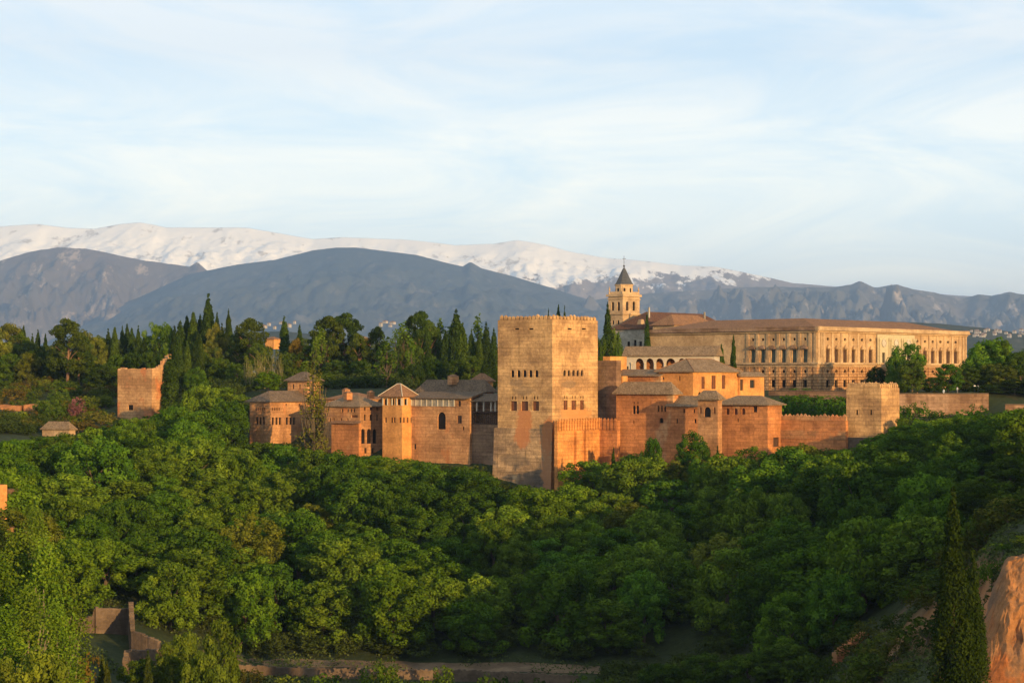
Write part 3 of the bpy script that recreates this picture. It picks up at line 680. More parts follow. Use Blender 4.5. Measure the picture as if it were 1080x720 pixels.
b = Block(1012, 452, 944, 1018, 449.5, 500, 37.0)
b.tr = 1.5; b.sides()
t = thing('low_wall', b.base(), 'low dark ruined wall running off beside the end tower', 'wall')
b.walls(t, M['brown'])

# terrace retaining walls below the stone palace
def long_wall(name, label, pts, py0, py1, m, th=1.2, cat='wall'):
    P0 = Vector((xat(pts[0][0], pts[0][1]), pts[0][1], 0)); P1 = Vector((xat(pts[-1][0], pts[-1][1]), pts[-1][1], 0)); c = (P0 + P1) / 2
    t = thing(name, Vector((c.x, c.y, zat(py1, c.y))), label, cat); mb = MB()
    for (a, ya), (c_, yc) in zip(pts, pts[1:]):
        A_ = Vector((xat(a, ya), ya, zat(py1, c.y))); B_ = Vector((xat(c_, yc), yc, zat(py1, c.y)))
        mb.beam(A_, B_, th, zat(py0, c.y) - zat(py1, c.y))
    mb.build('wall', m, t)
    mb = MB()
    for (a, ya), (c_, yc) in zip(pts, pts[1:]):
        A_ = Vector((xat(a, ya), ya, zat(py0, c.y))); B_ = Vector((xat(c_, yc), yc, zat(py0, c.y)))
        mb.beam(A_, B_, th + 0.25, 0.25)
    mb.build('coping', M['stone'], t); return t
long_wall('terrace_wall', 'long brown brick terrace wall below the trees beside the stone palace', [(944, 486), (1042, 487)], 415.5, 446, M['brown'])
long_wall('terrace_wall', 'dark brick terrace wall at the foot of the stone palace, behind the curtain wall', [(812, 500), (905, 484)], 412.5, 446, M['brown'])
long_wall('low_wall', 'squat brown brick wall at the edge of the view under the big trees', [(1060, 470), (1130, 468)], 427, 452, M['brown'])

# ------------------------------------------------------------------ the stone palace
A_ = Vector((xat(862, 530), 530, 0)); D_ = Vector((xat(1019.5, 590), 590, 0)); dd = D_ - A_
aa = math.degrees(math.atan2(dd.x, dd.y))
b = Block(862, 530, 683, 1019.5, 347.5, 424, aa)
t = thing('stone_palace', b.base(), 'long two-storey honey stone palace with rows of tall windows and round ones above', 'palace')
RX = [873.2, 882.2, 891.3, 900.2, 909.2, 918.2]; RX2 = [967.5, 975.6, 983.8, 991.9, 1000, 1008]; PX = [930.7, 943.8, 956.7]
def persp(f, x, y):  # rows were measured at the near corner: carry them along the wall at constant height
    O, ud, W = b.face[f]; u = ray_t(O, ud, x); yy = O.y + ud.y * u
    return CY + (y - CY) * 530 / yy
bays = [('R', x) for x in RX + RX2] 
LX = [849, 837.6, 826.4, 815.4, 804.4, 794]
for f, xs_, w in (('R', RX + RX2, 3.9), ('L', LX, 4.4)):
    for x in xs_:
        Y_ = lambda y: persp(f, x, y)
        b.hole(f, x - w * .33, Y_(355.6), x + w * .33, Y_(358.9), 'round', 'dark', 'round_window')
        b.hole(f, x - w / 2, Y_(368.2), x + w / 2, Y_(382.0), 'rect', 'green' if f == 'L' else 'wood', 'window')
        if not (f == 'L' and x < 800): b.hole(f, x - w * .36, Y_(389.6), x + w * .36, Y_(393.4), 'round', 'dark', 'round_window')
        b.hole(f, x - w * .46, Y_(400.4), x + w * .46, Y_(408.4), 'rect', 'dark', 'window')
for x in PX: b.hole('R', x - 2.1, persp('R', x, 370), x + 2.1, persp('R', x, 382), 'rect', 'dark', 'window')
b.walls(t, M['palace'], depth=0.5)
zc = lambda py: zat(py, 530)
def course(name, f, py, h, out, m, u0=None, u1=None):
    O, ud, W = b.face[f]; n = Vector((ud.y, -ud.x, 0)); ua = 0 if u0 is None else u0; ub = W if u1 is None else u1
    ext = out if u0 is None else 0
    p = O + ud * (ua - (ext if f == 'R' else 0)) + n * (out / 2 - 0.05); q = O + ud * (ub + (0 if f == 'R' else ext - out)) + n * (out / 2 - 0.05)
    mb = MB(); mb.beam(Vector((p.x, p.y, zc(py))), Vector((q.x, q.y, zc(py))), out + 0.1, h); return mb.build(name, m, t)
for f in 'RL':
    course('cornice', f, 348.2, 1.05, 1.0, M['cream' if f == 'R' else 'brown']); course('cornice', f, 350.2, 0.4, 0.5, M['palace'])  # left cornice darker: the shade under the eaves is put into its colour
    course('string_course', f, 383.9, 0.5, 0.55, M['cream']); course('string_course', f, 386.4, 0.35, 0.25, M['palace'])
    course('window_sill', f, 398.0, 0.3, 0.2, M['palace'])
# pilasters above, rusticated piers below, heads over the tall windows
for f, xs_ in (('R', RX + RX2), ('L', LX)):
    O, ud, W = b.face[f]; n = Vector((ud.y, -ud.x, 0)); ang = math.atan2(ud.y, ud.x)
    us = [ray_t(O, ud, x) for x in xs_]; us.sort()
    gaps = [(p + q) / 2 for p, q in zip(us, us[1:]) if q - p < 9] + [us[0] - (us[1] - us[0]) / 2, us[-1] + (us[1] - us[0]) / 2]
    if f == 'R': gaps += [us[0] - 3.3, W - 0.6, W - 2.2, 0.6, 2.0] 
    else: gaps += [W - 0.6, us[-1] + 3.6]
    for u in gaps:
        if u < 0.3 or u > W - 0.3: continue
        p = O + ud * u + n * 0.03
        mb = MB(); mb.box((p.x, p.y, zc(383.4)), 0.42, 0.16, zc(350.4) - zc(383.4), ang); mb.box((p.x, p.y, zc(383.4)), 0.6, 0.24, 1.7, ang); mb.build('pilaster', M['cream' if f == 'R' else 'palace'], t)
        p = O + ud * u + n * 0.02
        mb = MB(); mb.box((p.x, p.y, b.z0), 0.62, 0.2, zc(386.6) - b.z0, ang); mb.build('rusticated_pier', M['palace'], t)
    for u in us:
        p = O + ud * u + n * 0.3
        mb = MB(); mb.box((p.x, p.y, zc(367.6)), 1.0, 0.42, 0.35, ang); mb.box((p.x, p.y, zc(366.2)), 1.0, 0.4, 0.7, ang, 0.2); mb.build('pediment', M['brown' if f == 'L' else 'palace'], t)  # left window heads darker, the shade of that side put into the colour
# rusticated joints of the lower storey
for f in 'RL':
    O, ud, W = b.face[f]; n = Vector((ud.y, -ud.x, 0))
# marble portal with three roundels
O, ud, W = b.face['R']; n = Vector((ud.y, -ud.x, 0)); ang = math.atan2(ud.y, ud.x)
u0, u1 = ray_t(O, ud, 924), ray_t(O, ud, 963.4)
pm = MB(); Pn = O + ud * u0 + n * 0.42; hs = []
for x in PX:
    u = ray_t(O, ud, x) - u0; hs.append((u - 0.75, zc(382.6) - zc(383.6), u + 0.75, zc(370.6) - zc(383.6), 'rect'))
facade(pm, Vector((Pn.x, Pn.y, zc(383.6))), ud, u1 - u0, zc(350.6) - zc(383.6), hs, 0.5)
for uu in (u0, u1):
    p = O + ud * uu; q = p + n * 0.42
    pts = [Vector((p.x, p.y, zc(383.6))), Vector((q.x, q.y, zc(383.6))), Vector((q.x, q.y, zc(350.6))), Vector((p.x, p.y, zc(350.6)))]
    pm.poly(pts if uu == u0 else pts[::-1])
portal = pm.build('marble_portal', M['portal'], t)
for x in PX:
    u = ray_t(O, ud, x); p = O + ud * u + n * 0.46
    mb = MB(); c = Vector((p.x, p.y, zc(360.2))); R_ = 1.15; k0 = len(mb.v)
    ring = []
    for r, o_ in ((R_, 0), (R_, 0.2), (R_ * .82, 0.28), (R_ * .78, 0.1), (R_ * .4, 0.22), (0.02, 0.26)):
        ring.append([c + ud * (r * math.cos(a)) + Vector((0, 0, r * math.sin(a))) + n * o_ for a in [2 * math.pi * i / 16 for i in range(16)]])
    for ra, rb in zip(ring, ring[1:]):
        for i in range(16): mb.poly([ra[i], ra[(i + 1) % 16], rb[(i + 1) % 16], rb[i]])
    mb.build('roundel', M['white'], portal)
for x in (924.8, 937.2, 950.2, 962.6):
    u = ray_t(O, ud, x); p = O + ud * u + n * 0.62
    for s_ in (-0.5, 0.5):
        pp = p + ud * s_; mb = MB(); mb.lathe((pp.x, pp.y, zc(383.4)), [(0.3, 0), (0.3, 0.5), (0.22, 0.7), (0.2, 6.4), (0.32, 6.8), (0.32, 7.3)], 8); mb.build('column', M['portal'], portal)
# roof: low pitched ring of tiles
q0, q1 = b.rect(0.9), b.rect(-13.0)
mb = MB(); ze, zr = zc(346.6), zc(346.6) + 3.3
for k in range(4):
    a_, c_ = q0[k], q0[(k + 1) % 4]; d_, e_ = q1[(k + 1) % 4], q1[k]
    mb.poly([Vector((a_.x, a_.y, ze)), Vector((c_.x, c_.y, ze)), Vector((d_.x, d_.y, zr)), Vector((e_.x, e_.y, zr))])
    mb.poly([Vector((a_.x, a_.y, ze - .3)), Vector((c_.x, c_.y, ze - .3)), Vector((c_.x, c_.y, ze)), Vector((a_.x, a_.y, ze))])
mb.poly([Vector((p.x, p.y, zr)) for p in q1])
mb.build('roof', M['roof_red'], t)
PAL = b

# ------------------------------------------------------------------ church with bell tower
CHY = 618
b = Block(656.8, CHY, 641.6, 674.6, 311.5, 420, 41.0)
t = thing('church', b.base(), 'church with a cream bell tower, dark pointed spire and brown roofs', 'church')
b.row('L', (646.2, 652.4), 2.6, 318, 327.6, 'arch'); b.row('R', (661.6, 668.6), 2.6, 317.8, 327.6, 'arch')
b.row('L', (646.6, 652), 2.0, 337.8, 342); b.row('L', (646.4, 651.4), 2.0, 352, 358)
tw = b.walls(t, M['cream'], name='bell_tower')
for py, hh, out in ((312.4, 0.7, 0.5), (315.4, 0.3, 0.25), (331.5, 0.35, 0.35), (345.5, 0.35, 0.3)):
    q = b.rect(out); mb = MB(); z = zat(py, CHY)
    lo = [Vector((p.x, p.y, z)) for p in q]; hi = [p + Vector((0, 0, hh)) for p in lo]
    mb.poly(hi); mb.poly(lo[::-1])
    for k in range(4): mb.poly([lo[k], lo[(k + 1) % 4], hi[(k + 1) % 4], hi[k]])
    mb.build('cornice', M['cream'], tw)
c = (b.A + b.C) / 2; z1 = zat(309.8, CHY)
ri = b.rect(-0.25)
for k in range(4):
    mb = MB(); mb.lathe((ri[k].x, ri[k].y, z1), [(0.35, 0), (0.28, 0.6), (0.1, 0.9), (0.3, 1.2), (0.05, 2.4)], 6); mb.build('pinnacle', M['cream'], tw)
    p, q = ri[k], ri[(k + 1) % 4]; mb = MB(); mb.beam(Vector((p.x, p.y, z1)), Vector((q.x, q.y, z1)), 0.16, 0.8); mb.build('balustrade', M['cream'], tw)
rd = (xat(668, CHY) - xat(648.4, CHY)) / 2
mb = MB(); mb.lathe((c.x, c.y, z1), [(rd, 0), (rd, zat(300.4, CHY) - z1), (rd * 1.1, zat(300.2, CHY) - z1), (rd * 1.1, zat(299.4, CHY) - z1), (0.1, zat(299.3, CHY) - z1)], 8, math.radians(22.5)); mb.build('drum', M['cream'], tw)
for k in range(8):
    a = 2 * math.pi * k / 8; r_ = rd * math.cos(math.pi / 8) + 0.02
    mb = MB(); p = (c.x + r_ * math.cos(a), c.y + r_ * math.sin(a), z1 + 0.6)
    mb.box(p, 0.06, 0.28, 1.3, a); mb.build('oculus', M['dark'], tw)
rs = (xat(668.2, CHY) - xat(648, CHY)) / 2
mb = MB(); mb.lathe((c.x, c.y, zat(299.6, CHY)), [(rs * 1.06, 0), (rs * 0.86, 0.9), (rs * 0.50, 3.0), (rs * 0.22, 4.7), (0.12, zat(281, CHY) - zat(299.6, CHY))], 8, math.radians(22.5)); sp_ = mb.build('spire', M['slate'], t)
mb = MB(); zt = zat(281, CHY); mb.tube([(c.x, c.y, zt), (c.x, c.y, zat(268.5, CHY))], [0.09, 0.05], 6); mb.lathe((c.x, c.y, zt), [(0.05, 0), (0.3, 0.3), (0.3, 0.5), (0.05, 0.8)], 8)
mb.beam(Vector((c.x - 0.55, c.y, zat(272, CHY))), Vector((c.x + 0.55, c.y, zat(272, CHY))), 0.1, 0.12); mb.build('cross', M['iron'], sp_)
b = Block(687, 605, 645, 776, 346.5, 424, 41.0)
b.row('L', (663, 669, 675.6), 2.8, 360, 366.8); b.hole('L', 668.4, 358.4, 671.2, 367.6); b.row('L', (649.6,), 2, 353, 357); b.row('L', (649.6,), 2, 362, 368)
b.holes['L'] = [h for i, h in enumerate(b.holes['L']) if i != 1]; b.win = [h for i, h in enumerate(b.win) if i != 1]
nave = b.walls(t, M['grey'], name='nave')
rf = hip_roof(t, b.rect(0.6), b.z1 + 0.1, 5.4, M['roof_brown'], 1.0, long_axis=0)
for px_, Y_, ph in ((684.5, 612, 324), (743, 630, 329)):
    mb = MB(); z = zat(ph + 14, Y_); mb.box((xat(px_, Y_), Y_, z), 0.22, 0.22, zat(ph, Y_) - z, 0.7); mb.build('stack', M['grey'], rf)
p = (xat(676, 606.5), 606.5, zat(342, 606.5)); mb = MB(); mb.box(p, 0.9, 0.9, 1.5, 0.7, 0.6); mb.build('dormer', M['cream'], rf)
b = Block(711, 592, 688.5, 755, 342.6, 424, 41.0)
t = thing('hipped_house', b.base(), 'pale house with a pyramid tiled roof in front of the church nave', 'house')
b.walls(t, M['cream']); hip_roof(t, b.rect(0.7), b.z1 + 0.1, 3.2, M['roof_red'], 1.0)

# ------------------------------------------------------------------ houses and mirador tower east of the great tower
b = Block(424, 482, 403.4, 438.4, 418.2, 505, 37.0)
t = thing('lookout_tower', b.base(), 'bright orange lookout tower with an open top storey and a tiled pyramid roof', 'tower')
b.row('L', (407, 414, 420.4), 3.4, 420.4, 427, 'rect', 'dark'); b.row('R', (428, 434.6), 2.8, 420.4, 427, 'rect', 'dark')
b.row('L', (406.8, 413.2, 416, 421.8), 2.0, 440, 445.6); b.row('R', (426.2, 430, 433.8), 1.8, 440, 445.6)
b.walls(t, M['orange'])
hip_roof(t, b.rect(0.8), b.z1 + 0.12, 3.0, M['roof_red'], 1.0, tiles=M['pale_post'])
O, ud, W = b.face['L']; 
for f in 'LR':
    O, ud, W = b.face[f]; n = Vector((ud.y, -ud.x, 0)); ang = math.atan2(ud.y, ud.x)
    for k in range(5 if f == 'L' else 4):
        u = 0.2 + (W - 0.4) * k / (4 if f == 'L' else 3); p = O + ud * u + n * 0.06
        mb = MB(); mb.box((p.x, p.y, zat(427.4, 482)), 0.13, 0.1, zat(419.6, 482) - zat(427.4, 482), ang); mb.build('post', M['pale_post'], t)

b = Block(495.5, 474, 432, 503, 420.2, 510, 37.0)
t = thing('palace_hall', b.base(), 'reddish hall with one tall arched niche and a pale timber frieze', 'building')
b.hole('L', 461.6, 434.4, 470, 452.6, 'arch', 'dark', 'niche'); b.hole('L', 482, 438.2, 487, 446.4, 'rect', 'wood'); b.hole('L', 482.8, 422.6, 486, 428.4, 'rect', 'wood')
b.hole('L', 487.8, 449.6, 489.4, 453.4); b.hole('L', 436.4, 468, 438.8, 473.6)
b.walls(t, M['pink'])
O, ud, W = b.face['L']; n = Vector((ud.y, -ud.x, 0)); ang = math.atan2(ud.y, ud.x)
ub = ray_t(O, ud, 480); zf0, zf1 = zat(428.4, 478), zat(420.8, 478)
mb = MB(); mb.beam(Vector((O.x, O.y, zf0)) + n * 0.05, Vector((O.x, O.y, zf0)) + n * 0.05 + ud * ub, 0.1, zf1 - zf0); fz = mb.build('frieze', M['grey'], t)
for k in range(9):
    p = O + ud * (0.3 + (ub - 0.5) * k / 8) + n * 0.14; mb = MB(); mb.box((p.x, p.y, zf0), 0.14, 0.08, zf1 - zf0, ang); mb.build('post', M['pale_post'], fz)
lean_roof(t, [b.B - b.dr * 0.8 + b.dl * 0.4, b.A - b.dr * 0.8 - b.dl * .3, b.A - b.dl * .3 + b.dr * 5.5, b.B + b.dl * .4 + b.dr * 5.5], b.z1 + 0.1, 1.5, M['roof_dark'])
b = Block(513, 482, 441, 521, 413.4, 470, 37.0)
t = thing('upper_house', b.base(), 'orange-walled house under a long dark hipped roof with one square chimney', 'house')
b.walls(t, M['red_wall'])
rf = hip_roof(t, b.rect(0.7), b.z1 + 0.1, 2.9, M['roof_dark'], 1.0)
chimney(rf, (xat(478, 489), 489, zat(405.5, 489)), 2.0, 2.0, M['pink'], M['roof_red'])

# wooden gallery in the shade of the great tower
b = Block(525, 470, 494.5, 530, 447.5, 510, 37.0)
t = thing('gallery_house', b.base(), 'dark timber gallery on two floors between the niche hall and the great tower', 'gallery')
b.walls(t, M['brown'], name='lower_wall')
O, ud, W = b.face['L']; n = Vector((ud.y, -ud.x, 0)); ang = math.atan2(ud.y, ud.x); zz = lambda py: zat(py, 474)
mb = MB(); mb.beam(Vector((O.x, O.y, b.z1)) - n * 3.0, Vector((O.x, O.y, b.z1)) - n * 3.0 + ud * W, 0.3, zz(422.5) - b.z1); mb.build('rear_wall', M['brown'], t)
for py, h in ((434.8, 0.3), (447.3, 0.3)):
    mb = MB(); mb.beam(Vector((O.x, O.y, zz(py))) - n * 1.4, Vector((O.x, O.y, zz(py))) - n * 1.4 + ud * W, 2.9, h); mb.build('deck', M['wood'], t)
for px_ in (496.5, 502.6, 509.8, 517.6, 522):
    u = ray_t(O, ud, px_); p = O + ud * u - n * 0.2
    mb = MB(); mb.box((p.x, p.y, zz(433.4)), 0.17, 0.17, zz(423) - zz(433.4), ang); mb.build('post', M['white'], t)
for k in range(14):
    p = O + ud * (0.4 + (W - 0.8) * k / 13) - n * 0.12; mb = MB(); mb.box((p.x, p.y, zz(447)), 0.06, 0.06, zz(436) - zz(447), ang); mb.build('baluster', M['wood'], t)
for py in (440.5, 430.2):
    mb = MB(); mb.beam(Vector((O.x, O.y, zz(py))) - n * 0.12, Vector((O.x, O.y, zz(py))) - n * 0.12 + ud * W, 0.1, 0.14); mb.build('rail', M['wood'], t)
lean_roof(t, [b.B - b.dr * 0.7, b.A - b.dr * 0.7, b.A + b.dr * 5.5, b.B + b.dr * 5.5], zz(422.6), 1.7, M['roof_dark'])
b = Block(512, 492, 497, 520, 402, 440, 37.0)
t = thing('small_house', b.base(), 'small ochre house under dark roof peeping out beside the great tower top of the gallery', 'house')
b.row('L', (503, 508), 1.8, 404, 407.5); b.walls(t, M['orange']); hip_roof(t, b.rect(0.5), b.z1 + 0.1, 1.9, M['roof_red'], 1.0)

# three-arch house
b = Block(379.5, 487.5, 340, 406, 428.6, 510, 37.0)
t = thing('palace_house', b.base(), 'orange-pink house with small scattered windows and three dark arches below', 'house')
for x in (345.6, 361, 366.8, 370, 373.4): b.hole('L', x - .9, 431, x + .9, 434.6)
for x in (343.6, 348, 352, 359.6, 366.6): b.hole('L', x - .8, 440.6, x + .8, 444.4)
b.hole('L', 370.6, 437.6, 377.2, 440.2, 'rect', 'red')
for x, w_ in ((384.8, 1.8), (391.4, 2.8), (398, 2)): b.hole('R', x - w_ / 2, 427.8, x + w_ / 2, 432.6); b.hole('R', x - w_ / 2, 437, x + w_ / 2, 443.4)
for x0, x1 in ((380.6, 385.2), (387, 391.6), (393, 397.4)): b.hole('R', x0, 452, x1, 467.6, 'arch', 'dark')
for x in (385.6, 393.6): b.hole('R', x - 1.2, 472, x + 1.2, 478)
b.walls(t, M['pink'])
rf = hip_roof(t, b.rect(0.7), b.z1 + 0.1, 2.6, M['roof'], 1.0)
chimney(rf, (xat(367, 492), 492, zat(421.5, 492)), 1.6, 1.7, M['pink'], M['roof_red'])
chimney(rf, (xat(391, 497), 497, zat(420, 497)), 1.4, 1.5, M['pink'], M['roof_red'])
b2 = Block(378.4, 485.6, 349.5, 381, 446.4, 510, 37.0)
b2.walls(t, M['red_wall'], name='annex')
b3 = Block(378.8, 485.0, 349.0, 381.5, 446.0, 450.5, 37.0)
lean_roof(t, [b3.B - b3.dr * 0.3, b3.A - b3.dr * 0.3, b3.A + b3.dr * 1.2, b3.B + b3.dr * 1.2], b3.z1, 0.5, M['roof_red'], name='annex_roof')
b = Block(379, 505, 344, 404, 421, 450, 37.0)
t = thing('upper_house', b.base(), 'low ochre house behind the three-arch house, roof crowned with old chimneys', 'house')
b.walls(t, M['pink']); rf = hip_roof(t, b.rect(0.5), b.z1 + 0.1, 1.6, M['roof_red'], 1.0)
chimney(rf, (xat(365, 512), 512, zat(416.5, 512)), 1.5, 1.3, M['pink'], M['roof_red'])

# leftmost palace house and its roof lookout
b = Block(284.5, 503, 263.4, 345, 423.4, 500, 35.0)
t = thing('palace_house', b.base(), 'broad faded pink house with groups of narrow windows, nearest the ruin', 'house')
for x in (271, 274.5, 278): b.hole('L', x - 1.1, 439.6, x + 1.1, 447.4, 'rect', 'dark')
for x in (270, 272.2, 274.4, 276.6, 278.8): b.hole('L', x - .6, 429.8, x + .6, 432.8)
for x in (288, 291.8, 295.4, 302.8, 306.6, 310.4): b.hole('R', x - 1.25, 440, x + 1.25, 447.6, 'rect', 'dark')
for x in (287.4, 289.8, 292.2, 294.6): b.hole('R', x - .7, 429.8, x + .7, 432.8)
b.row('R', (302, 316), 1.6, 425.6, 428)
b.walls(t, M['pink'])
hip_roof(t, b.rect(0.9), b.z1 + 0.1, 2.6, M['roof_dark'], 1.0)
b = Block(324.5, 515, 303.4, 338, 401.4, 450, 37.0)
t = thing('roof_turret', b.base(), 'square ochre turret with a dark pyramid roof behind the slim poplar', 'turret')
b.row('L', (309, 316), 1.8, 405, 410); b.row('R', (330,), 2.2, 405, 411)
b.walls(t, M['pink']); hip_roof(t, b.rect(0.8), b.z1 + 0.1, 2.2, M['roof_dark'], 1.0)

# ------------------------------------------------------------------ ruined tower, stone hut and other remains on the east side
b = Block(160, 545, 124, 181, 390, 460, 30.0)
t = thing('ruined_tower', b.base(), 'roofless ruined brick tower with a stepped broken side among the trees', 'tower')
b.hole('L', 135, 426.8, 140.4, 432.4, 'rect', 'dark')
b.walls(t, M['ruin'])
O, ud, W = b.face['L']; ang = math.atan2(ud.y, ud.x)
for k in range(13):
    u = W * (k + 0.5) / 13; p = O + ud * u + b.dr * 0.5; h = rng.uniform(0.15, 0.7)
    mb = MB(); mb.box((p.x, p.y, b.z1), W / 26 + 0.01, 0.45, h, ang, 0.85); mb.build('broken_course', M['ruin'], t)
O, ud, W = b.face['R']; ang = math.atan2(ud.y, ud.x)
for k in range(9):
    u = W * (k + 0.5) / 9; p = O + ud * u + b.dl * 0.5
    mb = MB(); mb.box((p.x, p.y, b.z1), W / 18 + 0.01, 0.45, 0.3 + 4.0 * max(0, (k - 2) / 6) ** 1.2 + rng.uniform(0, .5), ang, 0.9); mb.build('broken_course', M['ruin'], t)
b = Block(73, 500, 44.5, 79.5, 452.6, 470, 30)
t = thing('stone_hut', b.base(), 'small pale stone hut with a low grey roof among the bushes', 'hut')
b.walls(t, M['cream']); hip_roof(t, b.rect(0.4), b.z1 + 0.05, 1.9, M['roof'], 1.0)
b = Block(-25, 358, -45, 7.5, 512, 572, 52)
t = thing('garden_house', b.base(), 'bright orange sunlit house end half hidden by leaves at the edge of the valley wood', 'house')
b.walls(t, M['orange'])
b = Block(9, 366, -5, 19, 516, 566, 20)
b.walls(t, M['brown'], name='rear_wing')
long_wall('parapet_wall', 'low pinkish stone parapet in front of the orange-lit house end', [(-40, 352), (15, 351)], 556, 572, M['pink'], 0.8)

def ruin_wall(label, pts, m, th=0.8, below=2.0):
    """broken wall: pts = (px, py of the top, distance)"""
    P = [at(x, y, d) for x, y, d in pts]; c = sum(P, Vector()) / len(P); t = thing('ruined_wall', Vector((c.x, c.y, ground_z(c.x, c.y))), label, 'wall')
    for p, q in zip(P, P[1:]):
        n = max(2, int((q - p).length / 0.45)); mb = MB()
        for k in range(n):
            a, b_ = p.lerp(q, k / n), p.lerp(q, (k + 1) / n); z0 = min(ground_z(a.x, a.y), ground_z(b_.x, b_.y)) - below
            zt = (a.z + b_.z) / 2 + rng.uniform(-0.13, 0.13)
            A_, B_ = Vector((a.x, a.y, z0)), Vector((b_.x, b_.y, z0)); mb.beam(A_, B_, th + rng.uniform(-.08, .08), max(0.4, zt - z0))
        mb.build('masonry', m, t)
    return t
ruin_wall('broken reddish stone wall stepping up behind a patch of grass in the valley', [(66, 656, 322), (98, 649, 325), (100, 640, 325), (136, 641, 328)], M['stone'])
ruin_wall('jagged ruined wall descending from a thin upright stub to the grass', [(138, 633, 327), (139, 651, 321), (140, 664, 316), (168, 676, 313)], M['stone'])
ruin_wall('low pale wall corner in front of the grassy hollow', [(132, 697, 300), (134, 685, 304), (190, 684, 309)], M['stone'])
ruin_wall('sunlit broken wall end of orange stone on the shrubby slope', [(880, 688, 296), (893, 679, 297), (905, 670, 298), (914, 665, 299)], M['ruin'], 1.2)
ruin_wall('long low wall of weathered stone bordering the riverside path', [(225, 699, 337), (300, 703, 336.5), (400, 705, 336), (500, 706, 336), (610, 712, 335)], M['stone'], 0.6)

# path: a sheet that follows the ground
def ribbon(name, label, pts, w, m, lift=0.10):
    mb = MB(); rows = []
    for i in range(len(pts) - 1):
        for k in range(24):
            t_ = k / 24; a, b_ = pts[i], pts[i + 1]; rows.append((a[0] + (b_[0] - a[0]) * t_, a[1] + (b_[1] - a[1]) * t_))
    V = []
    for i, (x, y) in enumerate(rows):
        x2, y2 = rows[min(i + 1, len(rows) - 1)]; x1, y1 = rows[max(i - 1, 0)]; d = Vector((x2 - x1, y2 - y1)).normalized(); n = Vector((-d.y, d.x))
        for s in (-1, -0.5, 0, 0.5, 1):
            X, Y = x + n.x * w / 2 * s, y + n.y * w / 2 * s; V.append((X, Y, ground_z(X, Y) + lift + (0.02 if s == 0 else 0)))
    mb.v = V; mb.f = [(i * 5 + k, i * 5 + k + 5, i * 5 + k + 6, i * 5 + k + 1) for i in range(len(rows) - 1) for k in range(4)]
    o = mb.build(name, m, None, True); return tag(o, label, None, None, 'structure')
M['dirt'] = wall_mat('pale_dirt', (0.20, 0.135, 0.08), (0.15, 0.10, 0.06), None, 0.3, 0.2, 21)
ribbon('path', 'pale dirt path along the valley floor', [(-48, 346.6), (-30, 346), (0, 345.5), (16, 344.5)], 6.5, M['dirt'])

# eroded bank of orange earth in front of the camera's right
mb = MB(); nxs, nys = 230, 84
for j in range(nys):
    for i in range(nxs):
        x = 49.5 + i * 0.27; Y = 221.5 + 16.5 * j / (nys - 1); z = ground_z(x, Y)
        up_ = min(1, max(0, (z - 64.5) / 6)) * min(1, i / 8, (nxs - 1 - i) / 30); p = Vector((x * .45, 0, z * .18))
        d = 1.5 * abs(mnoise.noise(p)) + 0.5 * mnoise.fractal(Vector((x * .9, Y * .3, z * .5)), .6, 2.1, 7) + 0.14 * abs(mnoise.noise(Vector((x * 2.2, 4.0, z * 3.0))))
        mb.v.append((x, Y - 0.9 + d * up_, z + (0.22 if min(i, nxs - 1 - i) > 1 else -0.5) + 0.35 * mnoise.fractal(Vector((x * .6, Y * .6, 3.0)), .7, 2.0, 5) * up_))
mb.f = [(j * nxs + i, j * nxs + i + 1, (j + 1) * nxs + i + 1, (j + 1) * nxs + i) for j in range(nys - 1) for i in range(nxs - 1)]
M['bank'] = wall_mat('eroded_earth', (0.27, 0.125, 0.05), (0.20, 0.115, 0.065), (0.30, 0.10, 0.03), 0.6, 1.1, 33, 0.52)
tag(mb.build('earth_bank', M['bank']), 'eroded orange earth bank behind the tall dark cypress', None, None, 'structure')

# distant houses
def far_house(px, py, Y, w, h, label, group, wm, rm, name='house', cat='house', a=35):
    p = at(px, py, Y); t = thing(name, p, label, cat, group)
    b = Block(px, Y, px - 4, px + 4, py - 4, py, a); b.A = Vector((p.x, p.y, 0)); b.tl = w; b.tr = w * 0.8; b.z0 = p.z - h * 0.6; b.z1 = p.z + h; b.sides()
    if w > 7:
        O, ud, W = b.face['L']
        for k in range(max(2, int(w / 3))): u = W * (k + .5) / max(2, int(w / 3)); b.holes['L'].append((u - .5, h * .6 + h * .35, u + .5, h * .6 + h * .8, 'rect')); b.win.append(('L', u - .5, h * .6 + h * .35, u + .5, h * .6 + h * .8, 'dark', 'window', 'rect'))
    b.walls(t, wm); hip_roof(t, b.rect(0.4), b.z1 + 0.05, w * 0.2, rm, 1.0); return t
r2 = random.Random(5)
M['town_white'] = plain_mat('town_white', (0.38, 0.36, 0.34), 0.1)
for i in range(34):
    px = r2.choice([r2.uniform(1018, 1040), r2.uniform(1035, 1052), r2.uniform(1058, 1084), r2.uniform(1008, 1100)]); py = 350.5 + r2.uniform(-3.4, 4.5) + (px - 1040) * 0.02
    far_house(px, py, 4900 + (354 - py) * 30, r2.uniform(5, 10), r2.uniform(2.5, 5), 'tiny white house scattered on the far wooded hillside beyond the stone palace', 'white houses on the far hillside', M['town_white'], M['roof_red'])
for i, (px, py) in enumerate(((279, 345), (284, 342.5), (290, 346), (297, 341), (305, 344), (311, 340.5), (402, 343), (407, 340), (412, 344), (415, 341))):
    far_house(px, py, 4300, r2.uniform(5, 11), r2.uniform(2.5, 5), 'tiny white house of the distant town showing over the dark plateau trees', 'white town houses above the plateau trees', M['town_white'], M['roof_red'])
far_house(289, 364, 760, 4.5, 2.4, 'ochre villa with flat pale roof glimpsed among skyline trees above the pink house', None, M['orange'], M['roof_red'])
